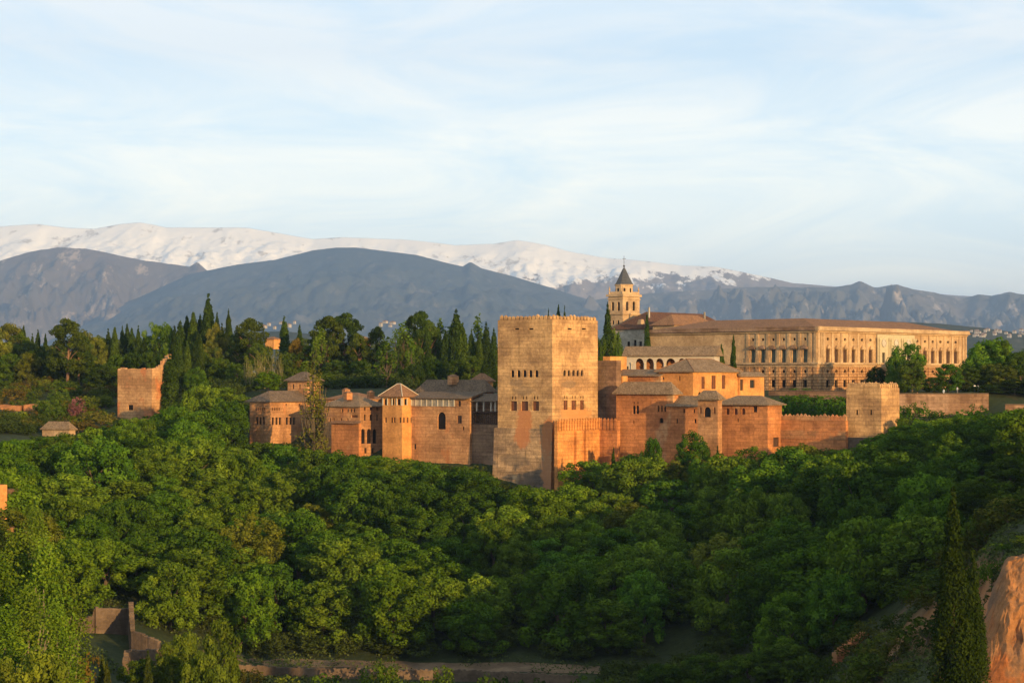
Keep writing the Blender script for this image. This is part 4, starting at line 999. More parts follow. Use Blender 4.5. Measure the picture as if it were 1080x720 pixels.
far_house(384, 364, 760, 4.5, 2.6, 'yellow villa corner showing right beside the widest dark pine', None, M['orange'], M['roof'])

# ------------------------------------------------------------------ vegetation
def leaves(name, C, Nn, S, T, rs, jitter=0.55, aspect=0.62):
    n = len(C)
    d = Nn + rs.normal(0, jitter, (n, 3)); d /= np.linalg.norm(d, axis=1)[:, None]
    r = rs.normal(0, 1, (n, 3)); u = np.cross(d, r); u /= np.linalg.norm(u, axis=1)[:, None]; w = np.cross(d, u)
    S = S[:, None]; V = np.empty((n, 4, 3))
    V[:, 0] = C - u * S; V[:, 1] = C - w * S * aspect + d * S * 0.12; V[:, 2] = C + u * S; V[:, 3] = C + w * S * aspect + d * S * 0.12
    me = bpy.data.meshes.new(name)
    me.vertices.add(n * 4); me.loops.add(n * 4); me.polygons.add(n)
    me.vertices.foreach_set('co', V.ravel()); me.loops.foreach_set('vertex_index', np.arange(n * 4, dtype=np.int32))
    me.polygons.foreach_set('loop_start', np.arange(0, n * 4, 4, dtype=np.int32)); me.polygons.foreach_set('loop_total', np.full(n, 4, dtype=np.int32))
    a = me.attributes.new('tone', 'FLOAT', 'FACE'); a.data.foreach_set('value', T.astype(np.float32))
    me.update(); me.validate(); me.materials.append(M['leaf']); return me
def clumps(name, cc, cr, seed, per=150, size=0.3, flat=0.8, jitter=0.36, fill=0.2, core=None):
    """leaf clumps: cc centres, cr radii"""
    rs = np.random.RandomState(seed); C, Nn, S, T = [], [], [], []
    for c, r in zip(cc, cr):
        k = max(6, int(per * (r ** 2)))
        d = rs.normal(0, 1, (k, 3)); d /= np.linalg.norm(d, axis=1)[:, None]
        rad = r * (1 - fill * rs.rand(k) ** 1.5) * (1 + 0.10 * rs.normal(0, 1, k))
        C.append(np.array(c) + d * rad[:, None] * np.array([1, 1, flat])); Nn.append(d)
        S.append(size * rs.uniform(0.65, 1.3, k)); T.append(np.clip(rs.rand() * 0.7 + rs.rand(k) * 0.3, 0, 1))
    return leaves(name, np.concatenate(C), np.concatenate(Nn), np.concatenate(S), np.concatenate(T), rs, jitter)

def broadleaf_crown(seed, tall=1.0, n=105, size=0.20, R=5.0, loose=0.0):
    rs = np.random.RandomState(seed); cc, cr = [], []
    lobes = [(rs.uniform(-.4, .4) * R, rs.uniform(-.4, .4) * R, rs.uniform(-.2, .35) * R * tall, rs.uniform(.55, .68) * R) for _ in range(3)] + [(0, 0, rs.uniform(.05, .3) * R, R * .78)] * 2
    for i in range(n):
        lx, ly, lz, lr = lobes[rs.randint(len(lobes))]
        d = rs.normal(0, 1, 3); d[2] = abs(d[2]) * 1.5 - 0.95; d /= np.linalg.norm(d)
        k = lr * rs.uniform(0.86, 1.02 + loose)
        cc.append((lx + d[0] * k, ly + d[1] * k, R * 0.9 * tall + lz + d[2] * k * 0.9 * tall)); cr.append(R * rs.uniform(0.12, 0.20))
    for i in range(n // 4):
        a = rs.uniform(0, 6.28); k = R * rs.uniform(.45, .85); cc.append((math.cos(a) * k, math.sin(a) * k, R * rs.uniform(.12, .6) * tall)); cr.append(R * rs.uniform(.12, .2))
    return clumps('crown', cc, cr, seed + 100, 150, size, 0.9)
def trunk_mesh(seed, h=4.0, r=0.28, limbs=5, spread=2.6, rise=3.0):
    rs = random.Random(seed); mb = MB()
    top = (rs.uniform(-.3, .3), rs.uniform(-.3, .3), h)
    mb.tube([(0, 0, -0.8), (0, 0, 0.2), (top[0] * .5, top[1] * .5, h * .55), top], [r * 1.5, r * 1.1, r * .85, r * .65], 7)
    for i in range(limbs):
        a = 2 * math.pi * (i + rs.random() * .6) / limbs; s = spread * rs.uniform(.7, 1.1); z0 = h * rs.uniform(.6, 1)
        mb.tube([(top[0] * z0 / h, top[1] * z0 / h, z0), (math.cos(a) * s * .5, math.sin(a) * s * .5, z0 + rise * .6), (math.cos(a) * s, math.sin(a) * s, z0 + rise)], [r * .5, r * .3, r * .12], 5)
    me = mb.mesh('trunk'); me.materials.append(M['bark']); return me
def cypress_crown(seed, H=13.0, R=1.4, size=0.2, per=330, taper=2.2):
    rs = np.random.RandomState(seed); cc, cr = [], []
    z = 0.6
    while z < H - 0.3:
        f = z / H; rad = R * min(1.0, 0.55 + f * 3.0) * (1 - f ** taper) ** 0.8 + 0.05
        for k in range(4 if rad > 0.5 else 2):
            a = rs.uniform(0, 2 * math.pi); cc.append((math.cos(a) * rad * .55, math.sin(a) * rad * .55, z + rs.uniform(-.3, .3))); cr.append(max(0.16, rad * rs.uniform(.42, .66)))
        z += max(0.3, rad * 0.5)
    cc.append((0, 0, H - .2)); cr.append(0.15)
    return clumps('crown', cc, cr, seed + 300, per, size, 1.7, 0.5)
def pine_crown(seed, R=5.0, H=10.0, size=0.2, n=75):
    rs = np.random.RandomState(seed); cc, cr = [], []
    for i in range(n):
        f = rs.rand(); a = rs.uniform(0, 2 * math.pi); rad = R * (1 - f ** 2.4) ** .6 * (0.55 + 0.45 * min(1, f * 4)) * math.sqrt(rs.uniform(.15, 1))
        cc.append((math.cos(a) * rad, math.sin(a) * rad, f * H)); cr.append(R * rs.uniform(.13, .25))
    return clumps('crown', cc, cr, seed + 500, 150, size, 0.62, 0.7)
def poplar_crown(seed, R=1.7, H=13.0, size=0.24, n=55, dens=60):
    rs = np.random.RandomState(seed); cc, cr = [], []
    for i in range(n):
        f = rs.rand() ** .9; a = rs.uniform(0, 2 * math.pi); rad = R * (min(1, .35 + f * 2)) * (1 - f ** 3) * rs.uniform(.2, 1)
        cc.append((math.cos(a) * rad, math.sin(a) * rad, f * H)); cr.append(R * rs.uniform(.2, .38))
    return clumps('crown', cc, cr, seed + 700, dens, size, 1.8, 0.9, 0.8)
def poplar_trunk(seed, H=13.0, R=1.4, r=0.16, n=14):
    rs = random.Random(seed); mb = MB(); mb.tube([(0, 0, -.8), (0, 0, H * .4), (0, 0, H * .93)], [r * 1.3, r, r * .25], 6)
    for i in range(n):
        a = rs.uniform(0, 6.28); z = H * rs.uniform(.08, .6); s = R * rs.uniform(.5, 1); l = H * rs.uniform(.2, .4)
        mb.tube([(0, 0, z), (math.cos(a) * s * .7, math.sin(a) * s * .7, z + l * .4), (math.cos(a) * s, math.sin(a) * s, z + l)], [r * .5, r * .4, r * .15], 5)
    me = mb.mesh('trunk'); me.materials.append(M['bark']); return me

CROWN = {
 'broad': [broadleaf_crown(s, t_) for s, t_ in ((1, 1.0), (2, 1.15), (3, 1.35), (4, 1.05), (5, 1.25), (6, 1.45), (7, 1.0), (8, 1.1))],
 'cypress': [cypress_crown(s) for s in (11, 12, 13, 14)],
 'pine': [pine_crown(s) for s in (21, 22, 23)],
 'poplar': [poplar_crown(s) for s in (31, 32, 33)],
 'bare': [poplar_crown(s, 1.5, 12.5, 0.14, 80, 80) for s in (41, 42)],
 'bush': [broadleaf_crown(s, .6, 40, 0.14, 2.0) for s in (51, 52, 53)],
 'feather': [poplar_crown(s, 3.2, 12.5, 0.15, 110, 75) for s in (61, 62)],
 'big_cypress': [cypress_crown(71, 21.0, 2.3, 0.125, 650, 1.15)],
}
TRUNK = {
 'broad': [trunk_mesh(s) for s in (1, 2, 3)], 'cypress': [trunk_mesh(4, 8.0, .18, 0)], 'pine': [trunk_mesh(s, 8.0, .3, 7, 3.2, 2.5) for s in (5, 6)],
 'poplar': [poplar_trunk(7)], 'bare': [poplar_trunk(8, 12.5, 1.5, .2, 22), poplar_trunk(9, 12.5, 1.5, .2, 22)], 'bush': [trunk_mesh(10, .7, .07, 4, .8, .6)],
 'feather': [poplar_trunk(12, 12.5, 2.6, .2, 18)], 'big_cypress': [trunk_mesh(11, 13.0, .34, 0)],
}
NAT = {k: [] for k in CROWN}
for k_, ms in CROWN.items():
    for me in ms:
        a = np.empty(len(me.vertices) * 3); me.vertices.foreach_get('co', a); a = a.reshape(-1, 3)
        NAT[k_].append((float(np.percentile(a[:, 2], 99.6)), float(np.percentile(a[:, 0], 98) - np.percentile(a[:, 0], 2))))
BASEH = {'broad': 11.5, 'cypress': 13.1, 'pine': 13.5, 'poplar': 13.3, 'bare': 13.0, 'bush': 2.9, 'feather': 13.3, 'big_cypress': 21.2}   # height of crown top at scale 1
LIFT = {'broad': 0.1, 'cypress': 0.0, 'pine': 3.2, 'poplar': 0.4, 'bare': 0.4, 'bush': 0.2, 'feather': 0.6, 'big_cypress': 0.0}
NAME = {'broad': 'broadleaf_tree', 'cypress': 'cypress_tree', 'pine': 'pine_tree', 'poplar': 'poplar_tree', 'bare': 'pale_poplar_tree', 'bush': 'bush', 'feather': 'feathery_tree', 'big_cypress': 'cypress_tree'}
CAT = {'bush': 'bush'}
GREEN = {'broad': [(0.070, 0.115, 0.022), (0.085, 0.125, 0.024), (0.060, 0.105, 0.022), (0.095, 0.13, 0.03), (0.066, 0.12, 0.028), (0.08, 0.11, 0.026)],
         'cypress': [(0.034, 0.052, 0.02), (0.044, 0.062, 0.022), (0.028, 0.044, 0.02)], 'pine': [(0.042, 0.06, 0.022), (0.055, 0.068, 0.024), (0.034, 0.052, 0.02)],
         'poplar': [(0.095, 0.13, 0.03), (0.08, 0.105, 0.03)], 'bare': [(0.15, 0.15, 0.06)], 'bush': [(0.05, 0.075, 0.02), (0.08, 0.09, 0.028), (0.04, 0.062, 0.02)],
         'feather': [(0.085, 0.125, 0.026), (0.10, 0.13, 0.03)], 'big_cypress': [(0.026, 0.038, 0.014)]}
TREES = []
trng = random.Random(11)
def plant(kind, x, y, height, width=1.0, color=None, bark=(0.10, 0.075, 0.05), tone=None, desc=None, group=None, z=None, lift=None, width_m=None):
    """one tree standing at x, y; width multiplies the crown's natural width at that height"""
    vi = trng.randrange(len(CROWN[kind])); nh, nw = NAT[kind][vi]; s = height / (nh + LIFT[kind]); z = ground_z(x, y) if z is None else z
    if width_m: width = width_m / (nw * s)
    o = bpy.data.objects.new(NAME[kind], None); col.objects.link(o); o.location = (x, y, z); o.rotation_euler = (0, 0, trng.uniform(0, 6.28)); o['category'] = CAT.get(kind, 'tree')
    if group: o['group'] = group
    ci = trng.choice(GREEN[kind]); c = color or ci; v = trng.uniform(.72, 1.28); c = (c[0] * v * .93, c[1] * v * 1.08, c[2] * v * .36)
    for nm, me, k in (('trunk', trng.choice(TRUNK[kind]), 0), ('crown', CROWN[kind][vi], 1)):
        q = bpy.data.objects.new(nm, me); col.objects.link(q); q.parent = o
        q.scale = (s * width, s * width, s) if k else (s * (width * .5 + .5), s * (width * .5 + .5), s)
        q.location = (0, 0, (LIFT[kind] if lift is None else lift) * s) if k else (0, 0, 0)
        q.color = (*(c if k else bark), 1)
    px, py = pxof(x, y), pyof(z + height * .65, y)
    TREES.append(dict(o=o, kind=kind, px=px, py=py, top=pyof(z + height, y), c=c, h=height, w=width, y=y, desc=desc)); return o
def plant_px(kind, px, top, Y, width_px=None, base_py=None, **k):
    """tree whose tip shows at photo point (px, top), standing on the ground at distance Y"""
    x = xat(px, Y); z = ground_z(x, Y); h = max(1.2, zat(top, Y) - z)
    return plant(kind, x, Y, h, 1.0, width_m=(width_px * Y / F if width_px else None), **k)

# skyline and plateau trees, east side
for px, top, wpx, Y in ((25, 346, 8, 640), (34, 355, 6, 645), (40, 351, 7, 650), (48, 354, 6, 645), (92, 358, 7, 640), (104, 362, 7, 640), (114, 350, 8, 650), (121, 347, 9, 640), (129, 347, 7, 655), (134, 345, 8, 650), (139, 348, 9, 640), (146, 347, 7, 640), (152, 358, 10, 630), (163, 364, 9, 628),
                        (184, 347, 9, 640), (190, 341, 13, 640), (197, 336, 12, 645), (204, 332, 13, 640), (211, 336, 12, 650), (220, 316, 15, 640), (229, 334, 8, 645), (241, 331, 9, 640), (234, 345, 8, 636), (300, 338, 12, 640),
                        (179, 379, 17, 549), (187, 362, 13, 565), (197, 363, 10, 570), (206, 362, 10, 575), (211, 356, 9, 580), (172, 384, 10, 552),
                        (481, 332, 17, 600), (497, 351, 9, 600), (513, 344, 11, 600), (521, 350, 9, 590), (441, 352, 12, 590), (488, 345, 12, 585), (518, 372, 10, 545), (512, 382, 12, 535), (470, 352, 11, 590),
                        (641, 325, 10, 560), (682.5, 334, 7, 566), (773.5, 356, 6, 510), (761, 366, 7, 508), (578.5, 329, 4, 640), (589, 325.5, 8, 645), (595.5, 328, 5, 640), (316, 345, 8, 640), (462, 345, 10, 600), (505, 356, 9, 590)):
    plant_px('cypress', px, top, Y, wpx)
for px, top, wpx, Y in ((71, 337, 38, 600), (83, 352, 28, 606), (264, 336, 34, 610), (252, 350, 22, 615), (346, 334, 36, 600), (364, 331, 40, 605), (334, 350, 24, 600), (397, 345, 22, 600), (443, 329, 30, 590), (434, 334, 18, 598), (453, 338, 20, 595), (330, 362, 26, 590), (272, 362, 26, 600), (378, 352, 22, 595), (425, 352, 16, 585)):
    plant_px('pine', px, top, Y, wpx, bark=(0.17, 0.10, 0.06))
for px, top, wpx, Y in ((408, 355, 17, 560), (399, 366, 11, 565), (425, 341, 17, 585), (417, 348, 12, 580), (465, 336, 16, 605), (475, 344, 12, 605), (504, 333, 11, 605), (339, 346, 13, 590), (333, 356, 9, 585), (434, 356, 11, 575), (322, 380, 13, 560), (456, 350, 12, 596)):
    plant_px('poplar', px, top, Y, wpx, color=(0.075, 0.115, 0.026) if px > 390 else None)
for px, top, wpx, Y in ((260, 375, 8, 560), (264, 380, 6, 556), (272, 370, 10, 565), (279, 367, 9, 566), (286, 369, 9, 565), (292, 368, 8, 567), (296, 372, 7, 565)):
    plant_px('bare', px, top, Y, wpx, bark=(0.17, 0.155, 0.075), color=(0.14, 0.145, 0.05))
for px, top, wpx, Y in ((330, 384, 26, 476), (337, 392, 15, 478)):
    plant_px('bare', px, top, Y, wpx, color=(0.14, 0.12, 0.05), bark=(0.085, 0.065, 0.04), desc='slim sparse yellow-green poplar rising in front of the faded pink house and turret' if px == 330 else 'shorter slim poplar hugging the taller sparse poplar before the roof turret')
for px, top, wpx, Y, c in ((8, 342, 34, 640, (.12, .11, .04)), (-6, 350, 34, 630, (.11, .11, .04)), (22, 352, 28, 635, (.06, .085, .025)), (10, 373, 30, 615, (.06, .09, .022)), (28, 372, 26, 612, (.075, .075, .025)), (46, 366, 30, 618, (.035, .055, .018)), (88, 350, 26, 640, (.12, .12, .05)), (100, 356, 24, 640, (.10, .10, .04)),
                           (161, 342, 26, 650, (.085, .13, .03)), (173, 343, 24, 645, (.08, .125, .028)), (126, 375, 28, 600, (.05, .075, .02)), (110, 386, 34, 590, (.045, .065, .02)), (142, 372, 24, 600, (.04, .065, .02)), (228, 343, 26, 625, (.16, .14, .055)), (222, 360, 24, 615, (.13, .125, .05)), (243, 352, 24, 630, (.06, .08, .025)),
                           (314, 358, 20, 600, (.13, .08, .04)), (318, 370, 18, 590, (.12, .08, .04)), (283, 392, 26, 548, (.085, .135, .022)), (250, 384, 22, 570, (.045, .07, .02)), (305, 372, 22, 590, (.05, .07, .022)), (356, 380, 30, 580, (.04, .06, .02)), (380, 380, 26, 580, (.035, .055, .018)), (345, 394, 24, 560, (.07, .10, .025)), (365, 398, 26, 556, (.045, .07, .02)), (388, 396, 22, 556, (.04, .06, .02)),
                           (436, 384, 24, 560, (.035, .055, .02)), (455, 378, 24, 565, (.035, .06, .02)), (478, 380, 24, 560, (.04, .06, .02)), (498, 376, 22, 570, (.05, .07, .02)), (648, 348, 15, 562, (.075, .10, .03)), (634, 356, 15, 555, (.055, .08, .025)), (652, 366, 10, 550, (.06, .09, .028)),
                           (955, 363, 30, 508, (.07, .125, .03)), (947, 376, 24, 505, (.075, .12, .035)), (962, 380, 32, 501, (.085, .115, .045)), (924, 387, 20, 508, (.018, .028, .014)), (1000, 384, 26, 504, (.05, .095, .02)), (985, 398, 22, 502, (.03, .05, .016)), (1012, 392, 20, 506, (.05, .055, .028)),
                           (1047, 358, 46, 525, (.065, .115, .024)), (1061, 360, 30, 522, (.06, .09, .024)), (1032, 374, 34, 515, (.06, .105, .024)), (1076, 372, 40, 512, (.055, .085, .026)), (1052, 384, 40, 507, (.065, .075, .03)), (1098, 366, 46, 520, (.06, .09, .024)), (1022, 388, 26, 508, (.05, .07, .026)), (1070, 400, 36, 497, (.02, .032, .013)), (1040, 406, 30, 497, (.024, .038, .013)), (1092, 404, 36, 497, (.025, .036, .015)),
                           (215, 372, 30, 590, (.055, .08, .024)), (232, 378, 28, 580, (.06, .085, .024)), (60, 380, 24, 612, (.035, .05, .018)), (94, 376, 26, 610, (.035, .055, .018)), (208, 388, 26, 560, (.05, .085, .02)), (160, 372, 26, 600, (.045, .07, .02))):
    plant_px('broad', px, top, Y, wpx, color=c)
# the hedge garden behind the curtain wall and shrubs on the terraces
for px, top, wpx, Y in ((828, 425.5, 22, 458), (838, 424, 24, 459), (848, 424.5, 24, 458), (858, 425, 24, 457), (867, 425.5, 22, 456), (875, 427, 20, 455), (882, 430, 18, 453), (833, 421, 26, 470), (846, 420, 26, 472), (860, 421, 26, 470), (872, 422, 26, 468), (884, 423, 24, 466), (895, 424, 24, 464), (840, 416, 30, 484), (858, 416, 30, 484), (876, 417, 30, 482), (892, 418, 30, 480), (820, 420, 26, 470), (953, 427, 15, 470), (968, 423, 22, 478), (985, 432, 20, 470), (1003, 436, 24, 466), (1018, 432, 26, 462), (1032, 426, 26, 470), (946, 434, 12, 458), (850, 411, 10, 505), (838, 412, 10, 506)):
    plant_px('bush', px, top, Y, wpx, color=(0.042, 0.085, 0.016))
g = random.Random(3)
for i in range(150):
    Y = g.uniform(512, 606); px = g.uniform(-15, 122) if Y > 540 else g.uniform(-15, 112)
    if px < 44 and 538 < Y < 558: continue
    c = g.choice([(.06, .085, .024), (.09, .10, .03), (.05, .07, .02), (.11, .09, .04), (.085, .055, .03), (.10, .11, .03)])
    x = xat(px, Y); h = g.uniform(1.6, 3.6)
    plant('bush', x, Y, h, g.uniform(1.0, 1.7), color=c, group='garden bushes on the terraces beside the ruined tower')
plant_px('bush', 83, 419, 540, 14, color=(0.16, 0.055, 0.17), desc='purple flowering bush on the garden slope beside the ruined tower'); plant_px('bush', 77, 424, 538, 10, color=(0.15, 0.05, 0.155), desc='smaller purple flowering bush below the larger purple one')
WALL_Y = [(-140, 560), (0, 548), (40, 520), (120, 520), (124, 538), (182, 548), (200, 556), (255, 530), (263, 496), (285, 499), (343, 518), (346, 488), (403, 480), (437, 476), (500, 468), (519, 458), (583, 448), (632, 452), (650, 456), (705, 452), (757, 437), (822, 436), (892, 430), (931, 427), (950, 445), (1000, 455), (1080, 450), (1250, 450)]
CANOPY = [(-140, 470), (0, 466), (30, 464), (44, 460), (80, 459), (95, 452), (120, 452), (128, 446), (150, 441), (178, 436), (190, 416), (203, 398), (222, 394), (240, 405), (256, 424), (263, 452), (266, 464), (300, 468), (318, 470), (345, 480), (380, 478), (403, 482), (437, 486), (462, 491), (500, 494), (519, 487), (532, 490), (546, 508), (560, 514), (585, 516), (598, 506), (612, 488), (632, 478), (660, 478), (690, 476), (720, 476), (760, 474), (800, 473), (850, 470), (880, 472), (900, 474), (925, 466), (945, 452), (960, 446), (1000, 442), (1040, 438), (1080, 432), (1250, 420)]
def lerp_tab(tab, x): return float(np.interp(x, [a for a, b in tab], [b for a, b in tab]))
MASS2, MASS3, MASS4 = [], [], []
for i in range(170):                                         # shrubs under the plateau grove
    Y = g.uniform(540, 612); px = g.choice([g.uniform(186, 398), g.uniform(345, 528)]) if Y > 552 else g.uniform(186, 258)
    MASS2.append((xat(px, Y), Y, g.uniform(2.0, 4.5), g.uniform(4, 8)))
MASS = []
for i in range(60):                                         # the back of the grove, one mass of dark foliage
    Y = g.uniform(615, 720); px = g.uniform(-20, 525)
    if 265 < px < 302 or 372 < px < 392: continue
    MASS.append((xat(px, Y), Y, g.uniform(8.5, 13.0), g.uniform(7, 11)))
for i in range(230):                                        # undergrowth at the wood's lower edge
    px = g.uniform(150, 880); Y = g.uniform(350 if px < 600 else 326, 376)
    if Y < 352 and px < 640: Y = 352
    MASS3.append((xat(px, Y), Y, g.uniform(1.8, 3.4), g.uniform(4, 7)))
for i in range(85):                                         # scrub of the open slope on the near side of the big cypress
    Y = g.uniform(248, 372); px = g.uniform(860, 1110)
    if px > 1035 and Y < 262: continue
    plant('bush', xat(px, Y), Y, g.uniform(1.6, 4.2), 1.0, width_m=g.uniform(4, 8), color=g.choice([(.045, .06, .018), (.055, .075, .02), (.065, .06, .022), (.04, .055, .018)]), group='scrub on the open slope by the big cypress')
for i in range(16):
    Y = g.uniform(330, 440); px = g.uniform(930, 1120)
    plant('broad', xat(px, Y), Y, g.uniform(6, 10), 1.0, width_m=g.uniform(7, 11), color=g.choice([(.045, .065, .018), (.055, .08, .02), (.06, .06, .022), (.04, .06, .018)]), group='trees above the open slope')
for i in range(130):
    px = g.uniform(262, 1000); Y = lerp_tab(WALL_Y, px) - g.uniform(1.5, 4.5); x = xat(px, Y); lim = zat(lerp_tab(CANOPY, px) - 2, Y) - ground_z(x, Y)
    if lim > 1.0: MASS3.append((x, Y, min(lim, g.uniform(1.8, 4.0)), g.uniform(3.5, 6)))
for i in range(330):                                        # hillside beyond the photo's right edge
    Y = g.uniform(245, 490); px = g.uniform(1105, 1420) + (20 if Y < 262 else 0); big = g.random() < .45
    MASS4.append((xat(px, Y), Y, g.uniform(6, 11) if big else g.uniform(2, 4), g.uniform(6, 10) if big else g.uniform(4, 7)))
for i in range(40):
    Y = g.uniform(503, 536); px = g.uniform(-25, 46); MASS2.append((xat(px, Y), Y, g.uniform(1.5, 3.2), g.uniform(4, 7)))
def mass(name, label, items, color, kd='broad'):
    co, tn = [], []
    for x, y, h, w in items:
        k = g.randrange(len(CROWN[kd])); me = CROWN[kd][k]; a = np.empty(len(me.vertices) * 3); me.vertices.foreach_get('co', a); a = a.reshape(-1, 3)
        t_ = np.empty(len(me.polygons)); me.attributes['tone'].data.foreach_get('value', t_); nh, nw = NAT[kd][k]; sz, sw = h / nh, w / nw; r_ = g.uniform(0, 6.28); ca, sa = math.cos(r_), math.sin(r_)
        co.append(np.stack([(a[:, 0] * ca - a[:, 1] * sa) * sw + x, (a[:, 0] * sa + a[:, 1] * ca) * sw + y, a[:, 2] * sz + ground_z(x, y)], 1)); tn.append(t_ * .5 + g.uniform(0, .5))
    V = np.concatenate(co); T = np.concatenate(tn); n = len(T)
    me = bpy.data.meshes.new(name); me.vertices.add(n * 4); me.loops.add(n * 4); me.polygons.add(n)
    me.vertices.foreach_set('co', V.ravel()); me.loops.foreach_set('vertex_index', np.arange(n * 4, dtype=np.int32))
    me.polygons.foreach_set('loop_start', np.arange(0, n * 4, 4, dtype=np.int32)); me.polygons.foreach_set('loop_total', np.full(n, 4, dtype=np.int32))
    at2 = me.attributes.new('tone', 'FLOAT', 'FACE'); at2.data.foreach_set('value', T.astype(np.float32)); me.update(); me.materials.append(M['leaf'])
    o = bpy.data.objects.new(name, me); col.objects.link(o); o.color = (*color, 1); return tag(o, label, None, None, 'stuff')
mass('shrubbery', 'dense low shrubs covering the plateau under the grove', MASS2, (.04, .06, .012), 'bush')
mass('undergrowth', 'tangled undergrowth along the lower edge of the wood', MASS3, (.045, .062, .012), 'bush')
mass('scrub_woods', 'scrubby woodland on the hillside past the orange bank', MASS4, (.06, .085, .016))
mass('woods', 'dark mass of woodland at the back of the plateau', MASS, (.05, .075, .014))
# terraces of bare orange earth
for (p0, p1, py0, py1, Y, lab) in ((-30, 21, 427, 441, 556, 'orange earth terrace bank at the edge of the garden slope'), (24, 38, 427, 438, 557, 'short orange earth terrace bank nearer the stone hut')):
    mb = MB(); a_, c_ = at(p0, py1, Y), at(p1, py1, Y); n = 14; fr, bk = [], []
    for k in range(n + 1):
        p = a_.lerp(c_, k / n); s = mnoise.noise(Vector((p.x * .3, 1.1, 0))); zt = zat(py0, Y) + s * .6
        fr.append((Vector((p.x, p.y - .6 + s * .8, p.z - 2)), Vector((p.x, p.y + 1.1 + s, zt)), Vector((p.x, p.y + 5, zt + .1)), Vector((p.x, p.y + 5, p.z - 2))))
    for a, b_ in zip(fr, fr[1:]):
        for k in range(4): mb.poly([a[k], b_[k], b_[(k + 1) % 4], a[(k + 1) % 4]])
    mb.poly(fr[0]); mb.poly(fr[-1][::-1])
    M.setdefault('orange_earth', wall_mat('orange_earth', (0.27, 0.12, 0.05), (0.22, 0.10, 0.045), None, .4, .6, 31))
    o = mb.build('earth_bank', M['orange_earth']); tag(o, lab, None, None, 'structure')

# the wood on the slope below the walls
w_rng = random.Random(21)
pts = []
tries = 0
while tries < 16000:
    tries += 1
    Y = w_rng.uniform(312, 562); px = w_rng.uniform(-60, 1140); x = xat(px, Y)
    if px > 1000 and Y < 375: continue
    if Y < 352 and not (800 < px < 985) and not (Y > 335 and 70 < px < 215): continue
    if Y > lerp_tab(WALL_Y, px) - 5: continue
    md = w_rng.choice((7.4, 8.4, 9.4, 10.8))
    if any((x - a) ** 2 + (Y - b_) ** 2 < (0.5 * (md + m_)) ** 2 for a, b_, m_ in pts): continue
    pts.append((x, Y, md))
SHOWN = 0
for x, Y, md in sorted(pts, key=lambda p: p[1]):
    px = pxof(x, Y); z = ground_z(x, Y); r_ = md / 8.4
    h = w_rng.uniform(8.5, 14.5) * (0.7 + .3 * r_)
    lim = zat(lerp_tab(CANOPY, px) + w_rng.uniform(-2, 4), Y) - z; lim2 = min(zat(lerp_tab(CANOPY, px + d_) - 1, Y) - z for d_ in (-14, 14))
    h = min(h, lim, lim2 + 1.5)
    if h < 2.2: continue
    kind = 'broad'; c = None
    if h < 4.5: kind = 'bush'
    dk = mnoise.noise(Vector((x * 0.022, Y * 0.022, 2.0)))
    if kind == 'broad' and w_rng.random() < 0.03: c = (0.10, 0.10, 0.03)
    elif kind == 'broad' and dk > 0.25: c = (0.046, 0.078, 0.019)
    plant(kind, x, Y, h, 1.0, color=c, width_m=md * (1.2 if kind == 'broad' else 1.0), group='trees of the wood on the slope' if kind == 'broad' else 'bushes at the foot of the walls')
# single trees standing out
plant_px('broad', 731, 456, 440, 33, color=(0.06, 0.115, 0.022), desc='round bright green tree standing alone against the wall beneath the little turret')
plant_px('broad', 687, 463, 442, 22, color=(0.05, 0.095, 0.02), desc='small bright green tree against the twin-window block')
for px, top, wpx, Y in ((757, 474, 7, 428), (647, 476, 6, 436), (690, 474, 5, 440), (824, 478, 6, 400), (200, 600, 10, 345), (524, 540, 13, 395), (1073, 460, 14, 420)):
    plant_px('cypress', px, top, Y, wpx)
